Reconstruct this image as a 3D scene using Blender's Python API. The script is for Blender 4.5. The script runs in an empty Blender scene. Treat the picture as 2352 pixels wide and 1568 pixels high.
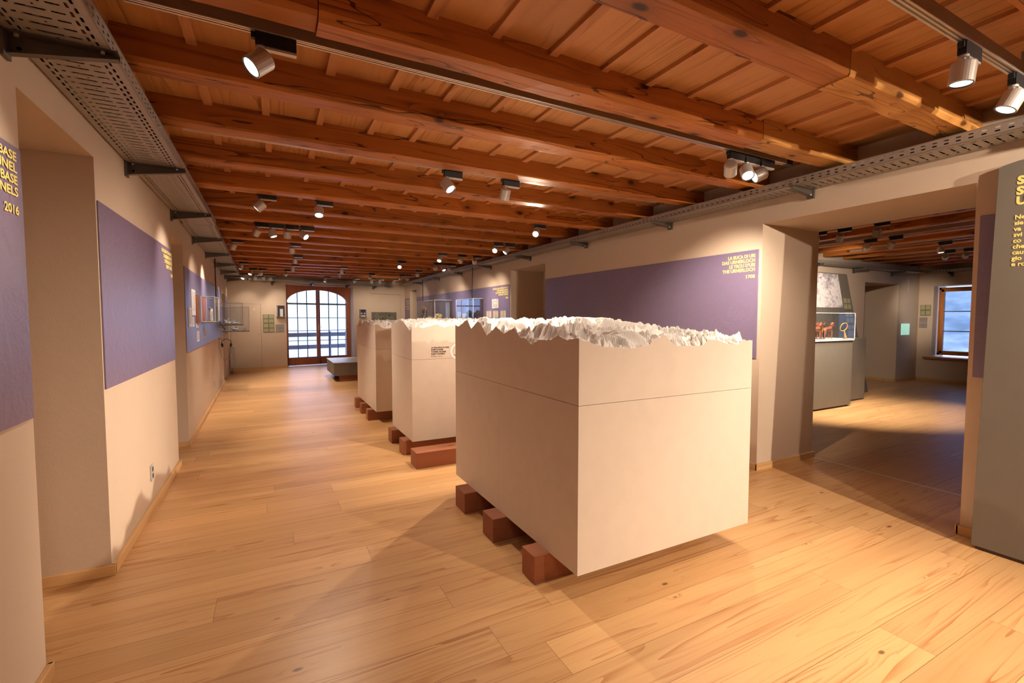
import bpy, math, random
import numpy as np
from mathutils import Vector, Matrix, noise as mn
R = math.radians
PI = math.pi
random.seed(7)
S = bpy.context.scene
COL = S.collection

# ------------------------------------------------------------------ camera
cam_d = bpy.data.cameras.new('camera')
cam_d.sensor_width = 36.0
cam_d.lens = 1060.0 / 2352.0 * 36.0
cam_d.clip_start = 0.05
cam_d.clip_end = 300
cam = bpy.data.objects.new('camera', cam_d)
cam.location = (0, 0, 1.5)
cam.rotation_euler = (R(90 - 2.916), 0, R(-27.563))
COL.objects.link(cam)
S.camera = cam

# ------------------------------------------------------------------ world, sun, exposure
W = bpy.data.worlds.new('winter_sky')
S.world = W
W.use_nodes = True
wn = W.node_tree.nodes
wl = W.node_tree.links
wn.clear()
wo = wn.new('ShaderNodeOutputWorld')
wb = wn.new('ShaderNodeBackground')
wb.inputs['Color'].default_value = (0.42, 0.60, 1.0, 1)
wb.inputs['Strength'].default_value = 2.4
wl.new(wb.outputs[0], wo.inputs[0])

sun_d = bpy.data.lights.new('sun', 'SUN')
sun_d.energy = 1.6
sun_d.angle = R(0.6)
sun_d.color = (1.0, 0.95, 0.88)
sun = bpy.data.objects.new('sun', sun_d)
sun.rotation_euler = Vector((0.80, -0.28, -0.75)).to_track_quat('-Z', 'Y').to_euler()
COL.objects.link(sun)

S.view_settings.view_transform = 'Standard'
S.view_settings.look = 'None'
S.view_settings.exposure = 0.35
S.view_settings.gamma = 1.0
S.view_settings.use_curve_mapping = False
S.cycles.max_bounces = 8
S.cycles.use_adaptive_sampling = True
S.cycles.adaptive_threshold = 0.03
S.cycles.diffuse_bounces = 4
S.cycles.glossy_bounces = 3
S.cycles.transparent_max_bounces = 16
S.cycles.sample_clamp_indirect = 4.0
S.cycles.use_denoising = True
S.cycles.caustics_reflective = False
S.cycles.caustics_refractive = False

WARM = (1.0, 0.83, 0.64)
SPOT_W = 80.0        # power of one track spotlight

# ------------------------------------------------------------------ materials
def nt(name):
    m = bpy.data.materials.new(name)
    m.use_nodes = True
    t = m.node_tree
    b = t.nodes['Principled BSDF']
    return m, t, b

class N:
    """tiny helper to write node maths"""
    def __init__(s, t): s.t = t
    def new(s, kind, **kw):
        n = s.t.nodes.new(kind)
        for k, v in kw.items(): setattr(n, k, v)
        return n
    def link(s, a, b): s.t.links.new(a, b)
    def m(s, op, a, b=None, c=None):
        n = s.t.nodes.new('ShaderNodeMath'); n.operation = op
        for i, x in enumerate((a, b, c)):
            if x is None: continue
            if isinstance(x, (int, float)): n.inputs[i].default_value = x
            else: s.link(x, n.inputs[i])
        return n.outputs[0]
    def mix(s, f, a, b, mode='MIX'):
        n = s.t.nodes.new('ShaderNodeMix'); n.data_type = 'RGBA'; n.blend_type = mode
        for i, x in ((0, f), (6, a), (7, b)):
            if isinstance(x, (int, float)): n.inputs[i].default_value = x
            elif isinstance(x, tuple): n.inputs[i].default_value = (*x[:3], 1)
            else: s.link(x, n.inputs[i])
        return n.outputs[2]
    def ramp(s, f, pts):
        n = s.t.nodes.new('ShaderNodeValToRGB')
        e = n.color_ramp.elements
        while len(e) < len(pts): e.new(0.5)
        for i, (p, c) in enumerate(pts):
            e[i].position = p
            e[i].color = (*c, 1) if isinstance(c, tuple) else (c, c, c, 1)
        s.link(f, n.inputs[0])
        return n.outputs[0]
    def coord(s, scale=(1, 1, 1), which='Object'):
        tc = s.new('ShaderNodeTexCoord')
        mp = s.new('ShaderNodeMapping')
        mp.inputs['Scale'].default_value = scale
        s.link(tc.outputs[which], mp.inputs[0])
        return mp.outputs[0]
    def noise(s, vec, scale=5, detail=3, rough=0.5, w=None, dist=0):
        n = s.new('ShaderNodeTexNoise')
        n.inputs['Scale'].default_value = scale
        n.inputs['Detail'].default_value = detail
        n.inputs['Roughness'].default_value = rough
        n.inputs['Distortion'].default_value = dist
        if w is not None:
            n.noise_dimensions = '4D'
            s.link(w, n.inputs['W'])
        s.link(vec, n.inputs['Vector'])
        return n.outputs[0]
    def bump(s, h, strength, dist=0.01):
        n = s.new('ShaderNodeBump')
        n.inputs['Strength'].default_value = strength
        n.inputs['Distance'].default_value = dist
        s.link(h, n.inputs['Height'])
        return n.outputs[0]

def flat(name, col, rough=0.5, metal=0.0, spec=0.5):
    m, t, b = nt(name)
    b.inputs['Roughness'].default_value = rough
    b.inputs['Metallic'].default_value = metal
    b.inputs['Specular IOR Level'].default_value = spec
    q = N(t)
    v = q.noise(q.coord(), 9, 3)
    c = q.mix(v, tuple(x * 0.94 for x in col), tuple(min(1, x * 1.06) for x in col))
    q.link(c, b.inputs['Base Color'])
    return m

def plaster(name, col, bump=0.25):
    m, t, b = nt(name)
    q = N(t)
    co = q.coord()
    big = q.noise(co, 1.6, 4, 0.6)
    c = q.mix(big, tuple(x * 0.93 for x in col), tuple(x * 1.05 for x in col))
    q.link(c, b.inputs['Base Color'])
    b.inputs['Roughness'].default_value = 0.88
    b.inputs['Specular IOR Level'].default_value = 0.25
    f = q.noise(co, 160, 4, 0.65)
    g = q.noise(co, 14, 3, 0.5)
    h = q.m('ADD', q.m('MULTIPLY', f, 0.5), g)
    q.link(q.bump(h, bump, 0.006), b.inputs['Normal'])
    return m

def painted_panel(name, col):
    m, t, b = nt(name)
    q = N(t)
    co = q.coord()
    g = q.noise(co, 9, 5, 0.6, dist=1.2)
    f = q.noise(co, 60, 4, 0.6)
    c = q.mix(g, tuple(x * 0.92 for x in col), tuple(x * 1.08 for x in col))
    q.link(c, b.inputs['Base Color'])
    b.inputs['Roughness'].default_value = 0.36
    b.inputs['Specular IOR Level'].default_value = 0.7
    q.link(q.bump(q.m('ADD', g, q.m('MULTIPLY', f, 0.25)), 0.35, 0.012), b.inputs['Normal'])
    return m

def wood(name, dark, mid, light, axis='X', knots=0.5, rough=0.6, seedobj=True, ring=9.0, spec=0.35, boards=None, bumps=0.25, fa=7.0, fl=0.5, contrast=0.6, kscale=5.2, kw=(0.30, 0.62), crack=0.0):
    """procedural softwood, grain along one axis. boards=(length,width) lays it out in planks."""
    m, t, b = nt(name)
    q = N(t)
    tc = q.new('ShaderNodeTexCoord')
    sep = q.new('ShaderNodeSeparateXYZ')
    q.link(tc.outputs['Object'], sep.inputs[0])
    X, Y, Z = sep.outputs
    if axis == 'X': L, A, B = X, Y, Z
    elif axis == 'Y': L, A, B = Y, X, Z
    else: L, A, B = Z, X, Y
    oi = q.new('ShaderNodeObjectInfo')
    seed = q.m('MULTIPLY', oi.outputs['Random'], 40.0) if seedobj else q.m('ADD', 0.0, 3.0)
    gap = None
    tint = None
    if boards:
        bl, bw = boards
        cv = q.new('ShaderNodeCombineXYZ')
        wn_ = q.new('ShaderNodeTexWhiteNoise'); wn_.noise_dimensions = '1D'
        q.link(q.m('FLOOR', q.m('DIVIDE', A, bw)), wn_.inputs['W'])
        q.link(q.m('ADD', L, q.m('MULTIPLY', wn_.outputs['Value'], bl)), cv.inputs[0]); q.link(A, cv.inputs[1])
        br = q.new('ShaderNodeTexBrick')
        br.offset = 0.0; br.offset_frequency = 2; br.squash = 1.0
        br.inputs['Color1'].default_value = (0, 0, 0, 1)
        br.inputs['Color2'].default_value = (1, 1, 1, 1)
        br.inputs['Scale'].default_value = 1.0
        br.inputs['Mortar Size'].default_value = 0.0012
        br.inputs['Mortar Smooth'].default_value = 0.2
        br.inputs['Bias'].default_value = 0.0
        br.inputs['Brick Width'].default_value = bl
        br.inputs['Row Height'].default_value = bw
        q.link(cv.outputs[0], br.inputs['Vector'])
        tint = br.outputs['Color']
        gap = br.outputs['Fac']
        row = q.m('FLOOR', q.m('DIVIDE', A, bw))
        seed = q.m('ADD', seed, q.m('ADD', q.m('MULTIPLY', row, 3.71), q.m('MULTIPLY', tint, 17.3)))
    # cathedral grain: contour lines of a stretched noise
    cv1 = q.new('ShaderNodeCombineXYZ')
    q.link(q.m('MULTIPLY', L, fl), cv1.inputs[0])
    q.link(q.m('MULTIPLY', A, fa), cv1.inputs[1])
    q.link(q.m('MULTIPLY', B, fa), cv1.inputs[2])
    n1 = q.noise(cv1.outputs[0], 1.0, 1.5, 0.4, w=seed)
    cvw = q.new('ShaderNodeCombineXYZ')
    q.link(q.m('MULTIPLY', L, 3.0), cvw.inputs[0])
    q.link(q.m('MULTIPLY', A, 14), cvw.inputs[1])
    q.link(q.m('MULTIPLY', B, 14), cvw.inputs[2])
    wob = q.noise(cvw.outputs[0], 1.0, 2, 0.5, w=seed)
    # knots
    cvk = q.new('ShaderNodeCombineXYZ')
    q.link(q.m('ADD', q.m('MULTIPLY', L, kscale * 0.5), q.m('MULTIPLY', seed, 1.7)), cvk.inputs[0])
    q.link(q.m('MULTIPLY', A, kscale), cvk.inputs[1])
    q.link(q.m('MULTIPLY', B, kscale), cvk.inputs[2])
    vo = q.new('ShaderNodeTexVoronoi')
    vo.inputs['Scale'].default_value = 1.0
    vo.inputs['Randomness'].default_value = 1.0
    q.link(cvk.outputs[0], vo.inputs['Vector'])
    kd = vo.outputs['Distance']
    sc = q.new('ShaderNodeSeparateColor')
    q.link(vo.outputs['Color'], sc.inputs[0])
    keep = q.m('LESS_THAN', sc.outputs[0], knots)
    kn = q.m('MULTIPLY', q.m('SUBTRACT', 1.0, q.m('SMOOTH_MIN', q.m('MULTIPLY', kd, 6.5), 1.0, 0.1)), keep)
    halo = q.m('MULTIPLY', q.m('POWER', 2.718, q.m('MULTIPLY', kd, -5.0)), keep)
    rings = q.m('ADD', q.m('MULTIPLY', n1, ring), q.m('ADD', q.m('MULTIPLY', wob, 0.35), q.m('MULTIPLY', halo, 1.6)))
    fr = q.m('FRACT', rings)
    line = q.m('POWER', fr, 2.2)
    # fine fibres
    cvf = q.new('ShaderNodeCombineXYZ')
    q.link(q.m('MULTIPLY', L, 5.0), cvf.inputs[0])
    q.link(q.m('MULTIPLY', A, 190), cvf.inputs[1])
    q.link(q.m('MULTIPLY', B, 190), cvf.inputs[2])
    fine = q.noise(cvf.outputs[0], 1.0, 3, 0.6, w=seed)
    blotch = q.noise(cv1.outputs[0], 2.3, 3, 0.5, w=seed)
    strong = q.ramp(blotch, [(0.46, 0.12), (0.62, 1.0)])      # the figure shows only in places
    f = q.m('ADD', q.m('MULTIPLY', q.m('MULTIPLY', line, strong), contrast), q.m('MULTIPLY', fine, 0.40))
    c = q.mix(f, light, mid)
    c = q.mix(q.m('MULTIPLY', q.m('MULTIPLY', q.m('POWER', fr, 6.0), strong), contrast * 0.8), c, dark)
    big = q.noise(cv1.outputs[0], 0.6, 2, 0.5, w=seed)
    c = q.mix(q.ramp(big, [(0.40, 0.0), (0.7, 0.45)]), c, mid)
    kc = tuple(x * 0.35 for x in dark)
    if kw[0] < 0.2:
        c = q.mix(q.m('MULTIPLY', halo, 0.75), c, dark)
    c = q.mix(q.ramp(kn, [(kw[0], 0.0), (kw[1], 0.85)]), c, kc)
    if crack:
        cvc = q.new('ShaderNodeCombineXYZ')
        q.link(q.m('MULTIPLY', L, 0.8), cvc.inputs[0]); q.link(q.m('MULTIPLY', A, 9.0), cvc.inputs[1]); q.link(q.m('MULTIPLY', B, 9.0), cvc.inputs[2])
        cn = q.noise(cvc.outputs[0], 1.0, 2, 0.5, w=q.m('ADD', seed, 7.7))
        ck = q.m('LESS_THAN', q.m('ABSOLUTE', q.m('SUBTRACT', cn, 0.42)), 0.0042)
        c = q.mix(q.m('MULTIPLY', ck, crack), c, kc)
    if tint is not None:
        tl = q.mix(tint, (0.86, 0.82, 0.78), (1.08, 1.07, 1.05))
        c = q.mix(1.0, c, tl, 'MULTIPLY')
        c = q.mix(q.m('MULTIPLY', gap, 0.75), c, tuple(x * 0.35 for x in dark))
    else:
        tl = q.mix(oi.outputs['Random'], (0.88, 0.86, 0.84), (1.08, 1.08, 1.08))
        c = q.mix(1.0, c, tl, 'MULTIPLY')
    q.link(c, b.inputs['Base Color'])
    b.inputs['Roughness'].default_value = rough
    b.inputs['Specular IOR Level'].default_value = spec
    hh = q.m('ADD', q.m('MULTIPLY', fine, 0.6), q.m('MULTIPLY', line, 0.4))
    if gap is not None: hh = q.m('SUBTRACT', hh, q.m('MULTIPLY', gap, 2.0))
    q.link(q.bump(hh, bumps, 0.003), b.inputs['Normal'])
    return m

def glass_mat(name, tint=(0.97, 0.985, 1.0)):
    m, t, b = nt(name)
    t.nodes.remove(b)
    q = N(t)
    out = t.nodes['Material Output']
    tr = q.new('ShaderNodeBsdfTransparent'); tr.inputs[0].default_value = (*tint, 1)
    gl = q.new('ShaderNodeBsdfGlossy'); gl.inputs['Roughness'].default_value = 0.02
    ge = q.new('ShaderNodeNewGeometry')
    vd = q.new('ShaderNodeVectorMath'); vd.operation = 'DOT_PRODUCT'
    q.link(ge.outputs['Incoming'], vd.inputs[0]); q.link(ge.outputs['Normal'], vd.inputs[1])
    cz = q.m('ABSOLUTE', vd.outputs['Value'])
    fz = q.m('ADD', 0.035, q.m('MULTIPLY', q.m('POWER', q.m('SUBTRACT', 1.0, cz), 5.0), 0.9))
    mx = q.new('ShaderNodeMixShader')
    q.link(fz, mx.inputs[0])
    q.link(tr.outputs[0], mx.inputs[1]); q.link(gl.outputs[0], mx.inputs[2])
    q.link(mx.outputs[0], out.inputs[0])
    return m

def emit(name, col, s):
    m, t, b = nt(name)
    b.inputs['Base Color'].default_value = (*col, 1)
    b.inputs['Emission Color'].default_value = (*col, 1)
    b.inputs['Emission Strength'].default_value = s
    return m

def perforated(name, width, flange=False):
    """galvanised sheet with punched slots; object x runs along the tray"""
    m, t, b = nt(name)
    q = N(t)
    tc = q.new('ShaderNodeTexCoord')
    sp = q.new('ShaderNodeSeparateXYZ'); q.link(tc.outputs['Object'], sp.inputs[0])
    X, Y, Z = sp.outputs
    def band(v, c, h): return q.m('LESS_THAN', q.m('ABSOLUTE', q.m('SUBTRACT', v, c)), h)
    def rep(v, p, ln, off=0.0):
        return q.m('LESS_THAN', q.m('FRACT', q.m('DIVIDE', q.m('ADD', v, 50.0 + off), p)), ln / p)
    if flange:
        a = q.m('MULTIPLY', band(Z, 0.019, 0.0042), rep(X, 0.060, 0.024))
        c = q.m('MULTIPLY', band(Z, 0.040, 0.0042), rep(X, 0.060, 0.024))
        hole = q.m('MAXIMUM', a, c)
    else:
        rows = [0.035, 0.055, width - 0.055, width - 0.035] if width > 0.28 else [0.030, width - 0.030]
        hole = None
        for i, yc in enumerate(rows):
            s = q.m('MULTIPLY', band(Y, yc, 0.0050), rep(X, 0.055, 0.032, 0.023 * (i % 2)))
            hole = s if hole is None else q.m('MAXIMUM', hole, s)
        mid = width / 2
        span = width / 2 - 0.075 if width > 0.28 else width / 2 - 0.05
        bars = q.m('MULTIPLY', rep(X, 0.055, 0.011), band(Y, mid, span))
        dash = rep(Y, 0.094, 0.080)
        hole = q.m('MAXIMUM', hole, q.m('MULTIPLY', bars, dash))
        dots = q.m('MULTIPLY', rep(X, 0.11, 0.010, 0.03), band(Y, mid, 0.004))
        hole = q.m('MAXIMUM', hole, dots)
    v = q.noise(tc.outputs['Object'], 30, 3)
    q.link(q.mix(v, (0.36, 0.33, 0.30), (0.48, 0.45, 0.41)), b.inputs['Base Color'])
    b.inputs['Metallic'].default_value = 0.6
    b.inputs['Roughness'].default_value = 0.42
    out = t.nodes['Material Output']
    tr = q.new('ShaderNodeBsdfTransparent')
    mx = q.new('ShaderNodeMixShader')
    q.link(hole, mx.inputs[0]); q.link(b.outputs[0], mx.inputs[1]); q.link(tr.outputs[0], mx.inputs[2])
    q.link(mx.outputs[0], out.inputs[0])
    return m

M = {}
M['plaster'] = plaster('beige_plaster', (0.60, 0.475, 0.37))
M['panel'] = painted_panel('aubergine_paint', (0.195, 0.148, 0.255))
M['greypanel'] = flat('grey_brown_board', (0.155, 0.135, 0.11), 0.6)
M['greige'] = flat('beige_lacquer', (0.66, 0.56, 0.475), 0.55, 0, 0.35)
M['model'] = flat('white_model_plaster', (0.84, 0.82, 0.79), 0.75)
M['floor'] = wood('larch_floor', (0.38, 0.15, 0.045), (0.50, 0.255, 0.105), (0.68, 0.425, 0.20), 'X', knots=0.16, rough=0.36, seedobj=False, ring=12.0, spec=0.45, boards=(2.6, 0.22), bumps=0.10, fa=10.0, fl=0.36, contrast=0.95, kscale=8.0)
M['beam'] = wood('old_larch_beam_x', (0.085, 0.020, 0.004), (0.30, 0.085, 0.015), (0.55, 0.195, 0.040), 'X', knots=0.7, rough=0.5, ring=12.0, fa=9.0, fl=0.4, contrast=1.0, kscale=5.5, kw=(0.12, 0.5), crack=0.8)
M['beamY'] = wood('old_larch_beam_y', (0.085, 0.020, 0.004), (0.30, 0.085, 0.015), (0.55, 0.195, 0.040), 'Y', knots=0.7, rough=0.5, ring=12.0, fa=9.0, fl=0.4, contrast=1.0, kscale=5.5, kw=(0.12, 0.5), crack=0.8)
M['beamnew'] = wood('newer_larch_splice', (0.20, 0.065, 0.012), (0.46, 0.19, 0.045), (0.62, 0.31, 0.09), 'X', knots=0.7, rough=0.55, ring=15.0, fa=9.0, contrast=1.0, kscale=6.0, kw=(0.15, 0.5), crack=0.8)
M['board'] = wood('ceiling_board_wood_y', (0.24, 0.085, 0.022), (0.44, 0.185, 0.060), (0.64, 0.31, 0.115), 'Y', knots=0.14, rough=0.55, seedobj=False, ring=12.0, boards=(7.0, 0.33), fa=6.5, fl=0.4, contrast=0.9, kscale=6.0)
M['boardX'] = wood('ceiling_board_wood_x', (0.24, 0.085, 0.022), (0.44, 0.185, 0.060), (0.64, 0.31, 0.115), 'X', knots=0.14, rough=0.55, seedobj=False, ring=12.0, boards=(7.0, 0.33), fa=6.5, fl=0.4, contrast=0.9, kscale=6.0)
M['batten'] = wood('cover_strip_wood', (0.18, 0.06, 0.02), (0.42, 0.17, 0.06), (0.58, 0.27, 0.11), 'Y', knots=0.1, rough=0.6, seedobj=False, ring=6.0)
M['skirt'] = wood('larch_skirting', (0.30, 0.14, 0.05), (0.56, 0.31, 0.125), (0.68, 0.43, 0.20), 'Y', knots=0.1, rough=0.45, ring=6.0)
M['skirtX'] = wood('larch_skirting_x', (0.30, 0.14, 0.05), (0.56, 0.31, 0.125), (0.68, 0.43, 0.20), 'X', knots=0.1, rough=0.45, ring=6.0)
M['sleeper'] = wood('red_larch_block', (0.13, 0.035, 0.014), (0.27, 0.088, 0.040), (0.34, 0.125, 0.060), 'X', knots=0.15, rough=0.6, ring=10.0, contrast=0.5)
M['frame'] = wood('red_brown_window_wood', (0.14, 0.03, 0.012), (0.33, 0.09, 0.04), (0.42, 0.14, 0.06), 'Z', knots=0.05, rough=0.4, ring=5.0)
M['framelight'] = wood('orange_window_wood', (0.25, 0.07, 0.015), (0.48, 0.16, 0.035), (0.58, 0.22, 0.06), 'Z', knots=0.05, rough=0.4, ring=5.0)
M['alu'] = flat('satin_aluminium', (0.62, 0.58, 0.54), 0.35, 0.45)
M['track'] = flat('bronze_grey_track', (0.33, 0.26, 0.20), 0.45, 0.5)
M['trackedge'] = flat('bright_track_lip', (0.75, 0.68, 0.60), 0.35, 0.7)
M['black'] = flat('black_plastic', (0.012, 0.012, 0.014), 0.45)
M['steel'] = flat('galvanised_steel', (0.33, 0.31, 0.29), 0.45, 0.75)
M['darksteel'] = flat('dark_bracket_steel', (0.15, 0.13, 0.115), 0.45, 0.7)
M['lens'] = emit('lit_lamp_lens', (1.0, 0.93, 0.82), 3.0)
M['lensoff'] = emit('dim_lamp_lens', (1.0, 0.9, 0.75), 2.5)
M['yellow'] = flat('yellow_lettering', (0.88, 0.74, 0.24), 0.6)
M['ink'] = flat('dark_ink', (0.06, 0.03, 0.03), 0.6)
M['white'] = flat('white_paper', (0.82, 0.80, 0.78), 0.6)
M['glass'] = glass_mat('clear_acrylic')
M['pane'] = glass_mat('window_glass', (0.96, 0.98, 1.0))
def screenmat():
    m, t, b = nt('woven_insect_screen')
    t.nodes.remove(b)
    q = N(t)
    v = q.noise(q.coord((1, 1, 1)), 220, 2)
    w = q.noise(q.coord((1, 0.6, 2.2)), 1.6, 2)
    tr = q.new('ShaderNodeBsdfTransparent')
    q.link(q.mix(q.ramp(q.m('ADD', q.m('MULTIPLY', v, 0.5), q.m('MULTIPLY', w, 0.7)), [(0.45, 0.0), (0.75, 1.0)]), (0.42, 0.45, 0.48), (0.72, 0.73, 0.74)), tr.inputs[0])
    q.link(tr.outputs[0], t.nodes['Material Output'].inputs[0])
    return m
M['screen'] = screenmat()
M['edge'] = flat('polished_acrylic_edge', (0.85, 0.84, 0.82), 0.2)
M['snow'] = flat('snow', (0.86, 0.90, 0.98), 0.8)
M['rail'] = flat('blue_grey_railing', (0.16, 0.20, 0.34), 0.6)
M['muntin'] = flat('grey_blue_glazing_bar', (0.14, 0.15, 0.19), 0.5)
M['tapwater'] = flat('wood_plug', (0.1, 0.05, 0.03), 0.5)
M['tray'] = perforated('perforated_tray_sheet', 0.31)
M['traysmall'] = perforated('perforated_tray_sheet_narrow', 0.24)
M['flange'] = perforated('perforated_tray_side', 0.06, True)
M['socket'] = flat('grey_socket_plastic', (0.45, 0.44, 0.42), 0.4)
M['gold'] = flat('gilded_yellow', (0.80, 0.42, 0.04), 0.35, 0.3)
M['crystal'] = flat('pale_rock_crystal', (0.85, 0.86, 0.84), 0.15)
M['horse'] = flat('chestnut_horse', (0.26, 0.09, 0.045), 0.45)
M['horsedark'] = flat('dark_bay_horse', (0.10, 0.05, 0.035), 0.45)
M['greenglow'] = emit('pale_green_screen', (0.45, 0.85, 0.68), 0.45)
M['redmat'] = flat('red_cloth', (0.65, 0.06, 0.03), 0.7)
M['greenmat'] = flat('green_cloth', (0.10, 0.45, 0.28), 0.7)
M['orangemat'] = flat('orange_flower', (0.75, 0.28, 0.06), 0.7)
M['felt'] = flat('grey_green_felt', (0.13, 0.14, 0.09), 0.9)
M['radiator'] = flat('pale_radiator_enamel', (0.62, 0.58, 0.54), 0.4)

def rockmat():
    m, t, b = nt('yellow_sulphur_rock')
    q = N(t)
    v = q.noise(q.coord(), 14, 4, 0.6)
    q.link(q.ramp(v, [(0.38, (0.10, 0.07, 0.03)), (0.5, (0.62, 0.50, 0.20)), (0.7, (0.80, 0.74, 0.45))]), b.inputs['Base Color'])
    b.inputs['Roughness'].default_value = 0.8
    return m
M['rock'] = rockmat()

def photomat(name, dark, light, scale=9.0):
    m, t, b = nt(name)
    q = N(t)
    v = q.noise(q.coord(), scale, 6, 0.7, dist=0.6)
    w = q.noise(q.coord((1, 1, 0.6)), 2.2, 2, 0.5)
    q.link(q.ramp(q.m('ADD', q.m('MULTIPLY', v, 0.7), q.m('MULTIPLY', w, 0.4)), [(0.42, dark), (0.52, tuple((a + c) / 2 for a, c in zip(dark, light))), (0.6, light)]), b.inputs['Base Color'])
    b.inputs['Roughness'].default_value = 0.5
    return m
M['photo'] = photomat('old_photograph_print', (0.10, 0.07, 0.13), (0.80, 0.76, 0.80), 11)
M['darkphoto'] = photomat('dark_photograph_print', (0.02, 0.02, 0.02), (0.18, 0.16, 0.12), 7)
M['greyphoto'] = photomat('small_grey_print', (0.20, 0.20, 0.22), (0.80, 0.78, 0.76), 30)

def textcard(name, paper, block, cols=2, rows=2, band=None):
    """printed card: blocks of fine text laid out in columns, on card uv (generated) coordinates"""
    m, t, b = nt(name)
    q = N(t)
    tc = q.new('ShaderNodeTexCoord')
    sp = q.new('ShaderNodeSeparateXYZ'); q.link(tc.outputs['Generated'], sp.inputs[0])
    X, Y, Z = sp.outputs
    fx = q.m('FRACT', q.m('MULTIPLY', X, cols)); fz = q.m('FRACT', q.m('MULTIPLY', Z, rows))
    inx = q.m('MULTIPLY', q.m('GREATER_THAN', fx, 0.10), q.m('LESS_THAN', fx, 0.92))
    inz = q.m('MULTIPLY', q.m('GREATER_THAN', fz, 0.16), q.m('LESS_THAN', fz, 0.92))
    blk = q.m('MULTIPLY', inx, inz)
    lines = q.m('LESS_THAN', q.m('FRACT', q.m('MULTIPLY', Z, 34.0)), 0.45)
    ragged = q.m('GREATER_THAN', q.noise(q.coord((60, 60, 220), 'Object'), 1.0, 1), 0.42)
    ink = q.m('MULTIPLY', blk, q.m('MULTIPLY', lines, ragged))
    c = q.mix(blk, paper, block)
    c = q.mix(q.m('MULTIPLY', ink, 0.55), c, (0.08, 0.07, 0.05))
    q.link(c, b.inputs['Base Color'])
    b.inputs['Roughness'].default_value = 0.6
    return m
M['card'] = textcard('grey_card_with_yellow_blocks', (0.16, 0.15, 0.14), (0.42, 0.40, 0.19))
M['cardgrey'] = textcard('grey_text_card', (0.22, 0.20, 0.20), (0.34, 0.31, 0.29), 2, 2)
M['cardpale'] = textcard('violet_card_with_cream_blocks', (0.30, 0.26, 0.38), (0.72, 0.62, 0.44), 2, 2)
M['sheet'] = textcard('white_information_sheet', (0.78, 0.78, 0.80), (0.72, 0.72, 0.76), 1, 1)

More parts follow.
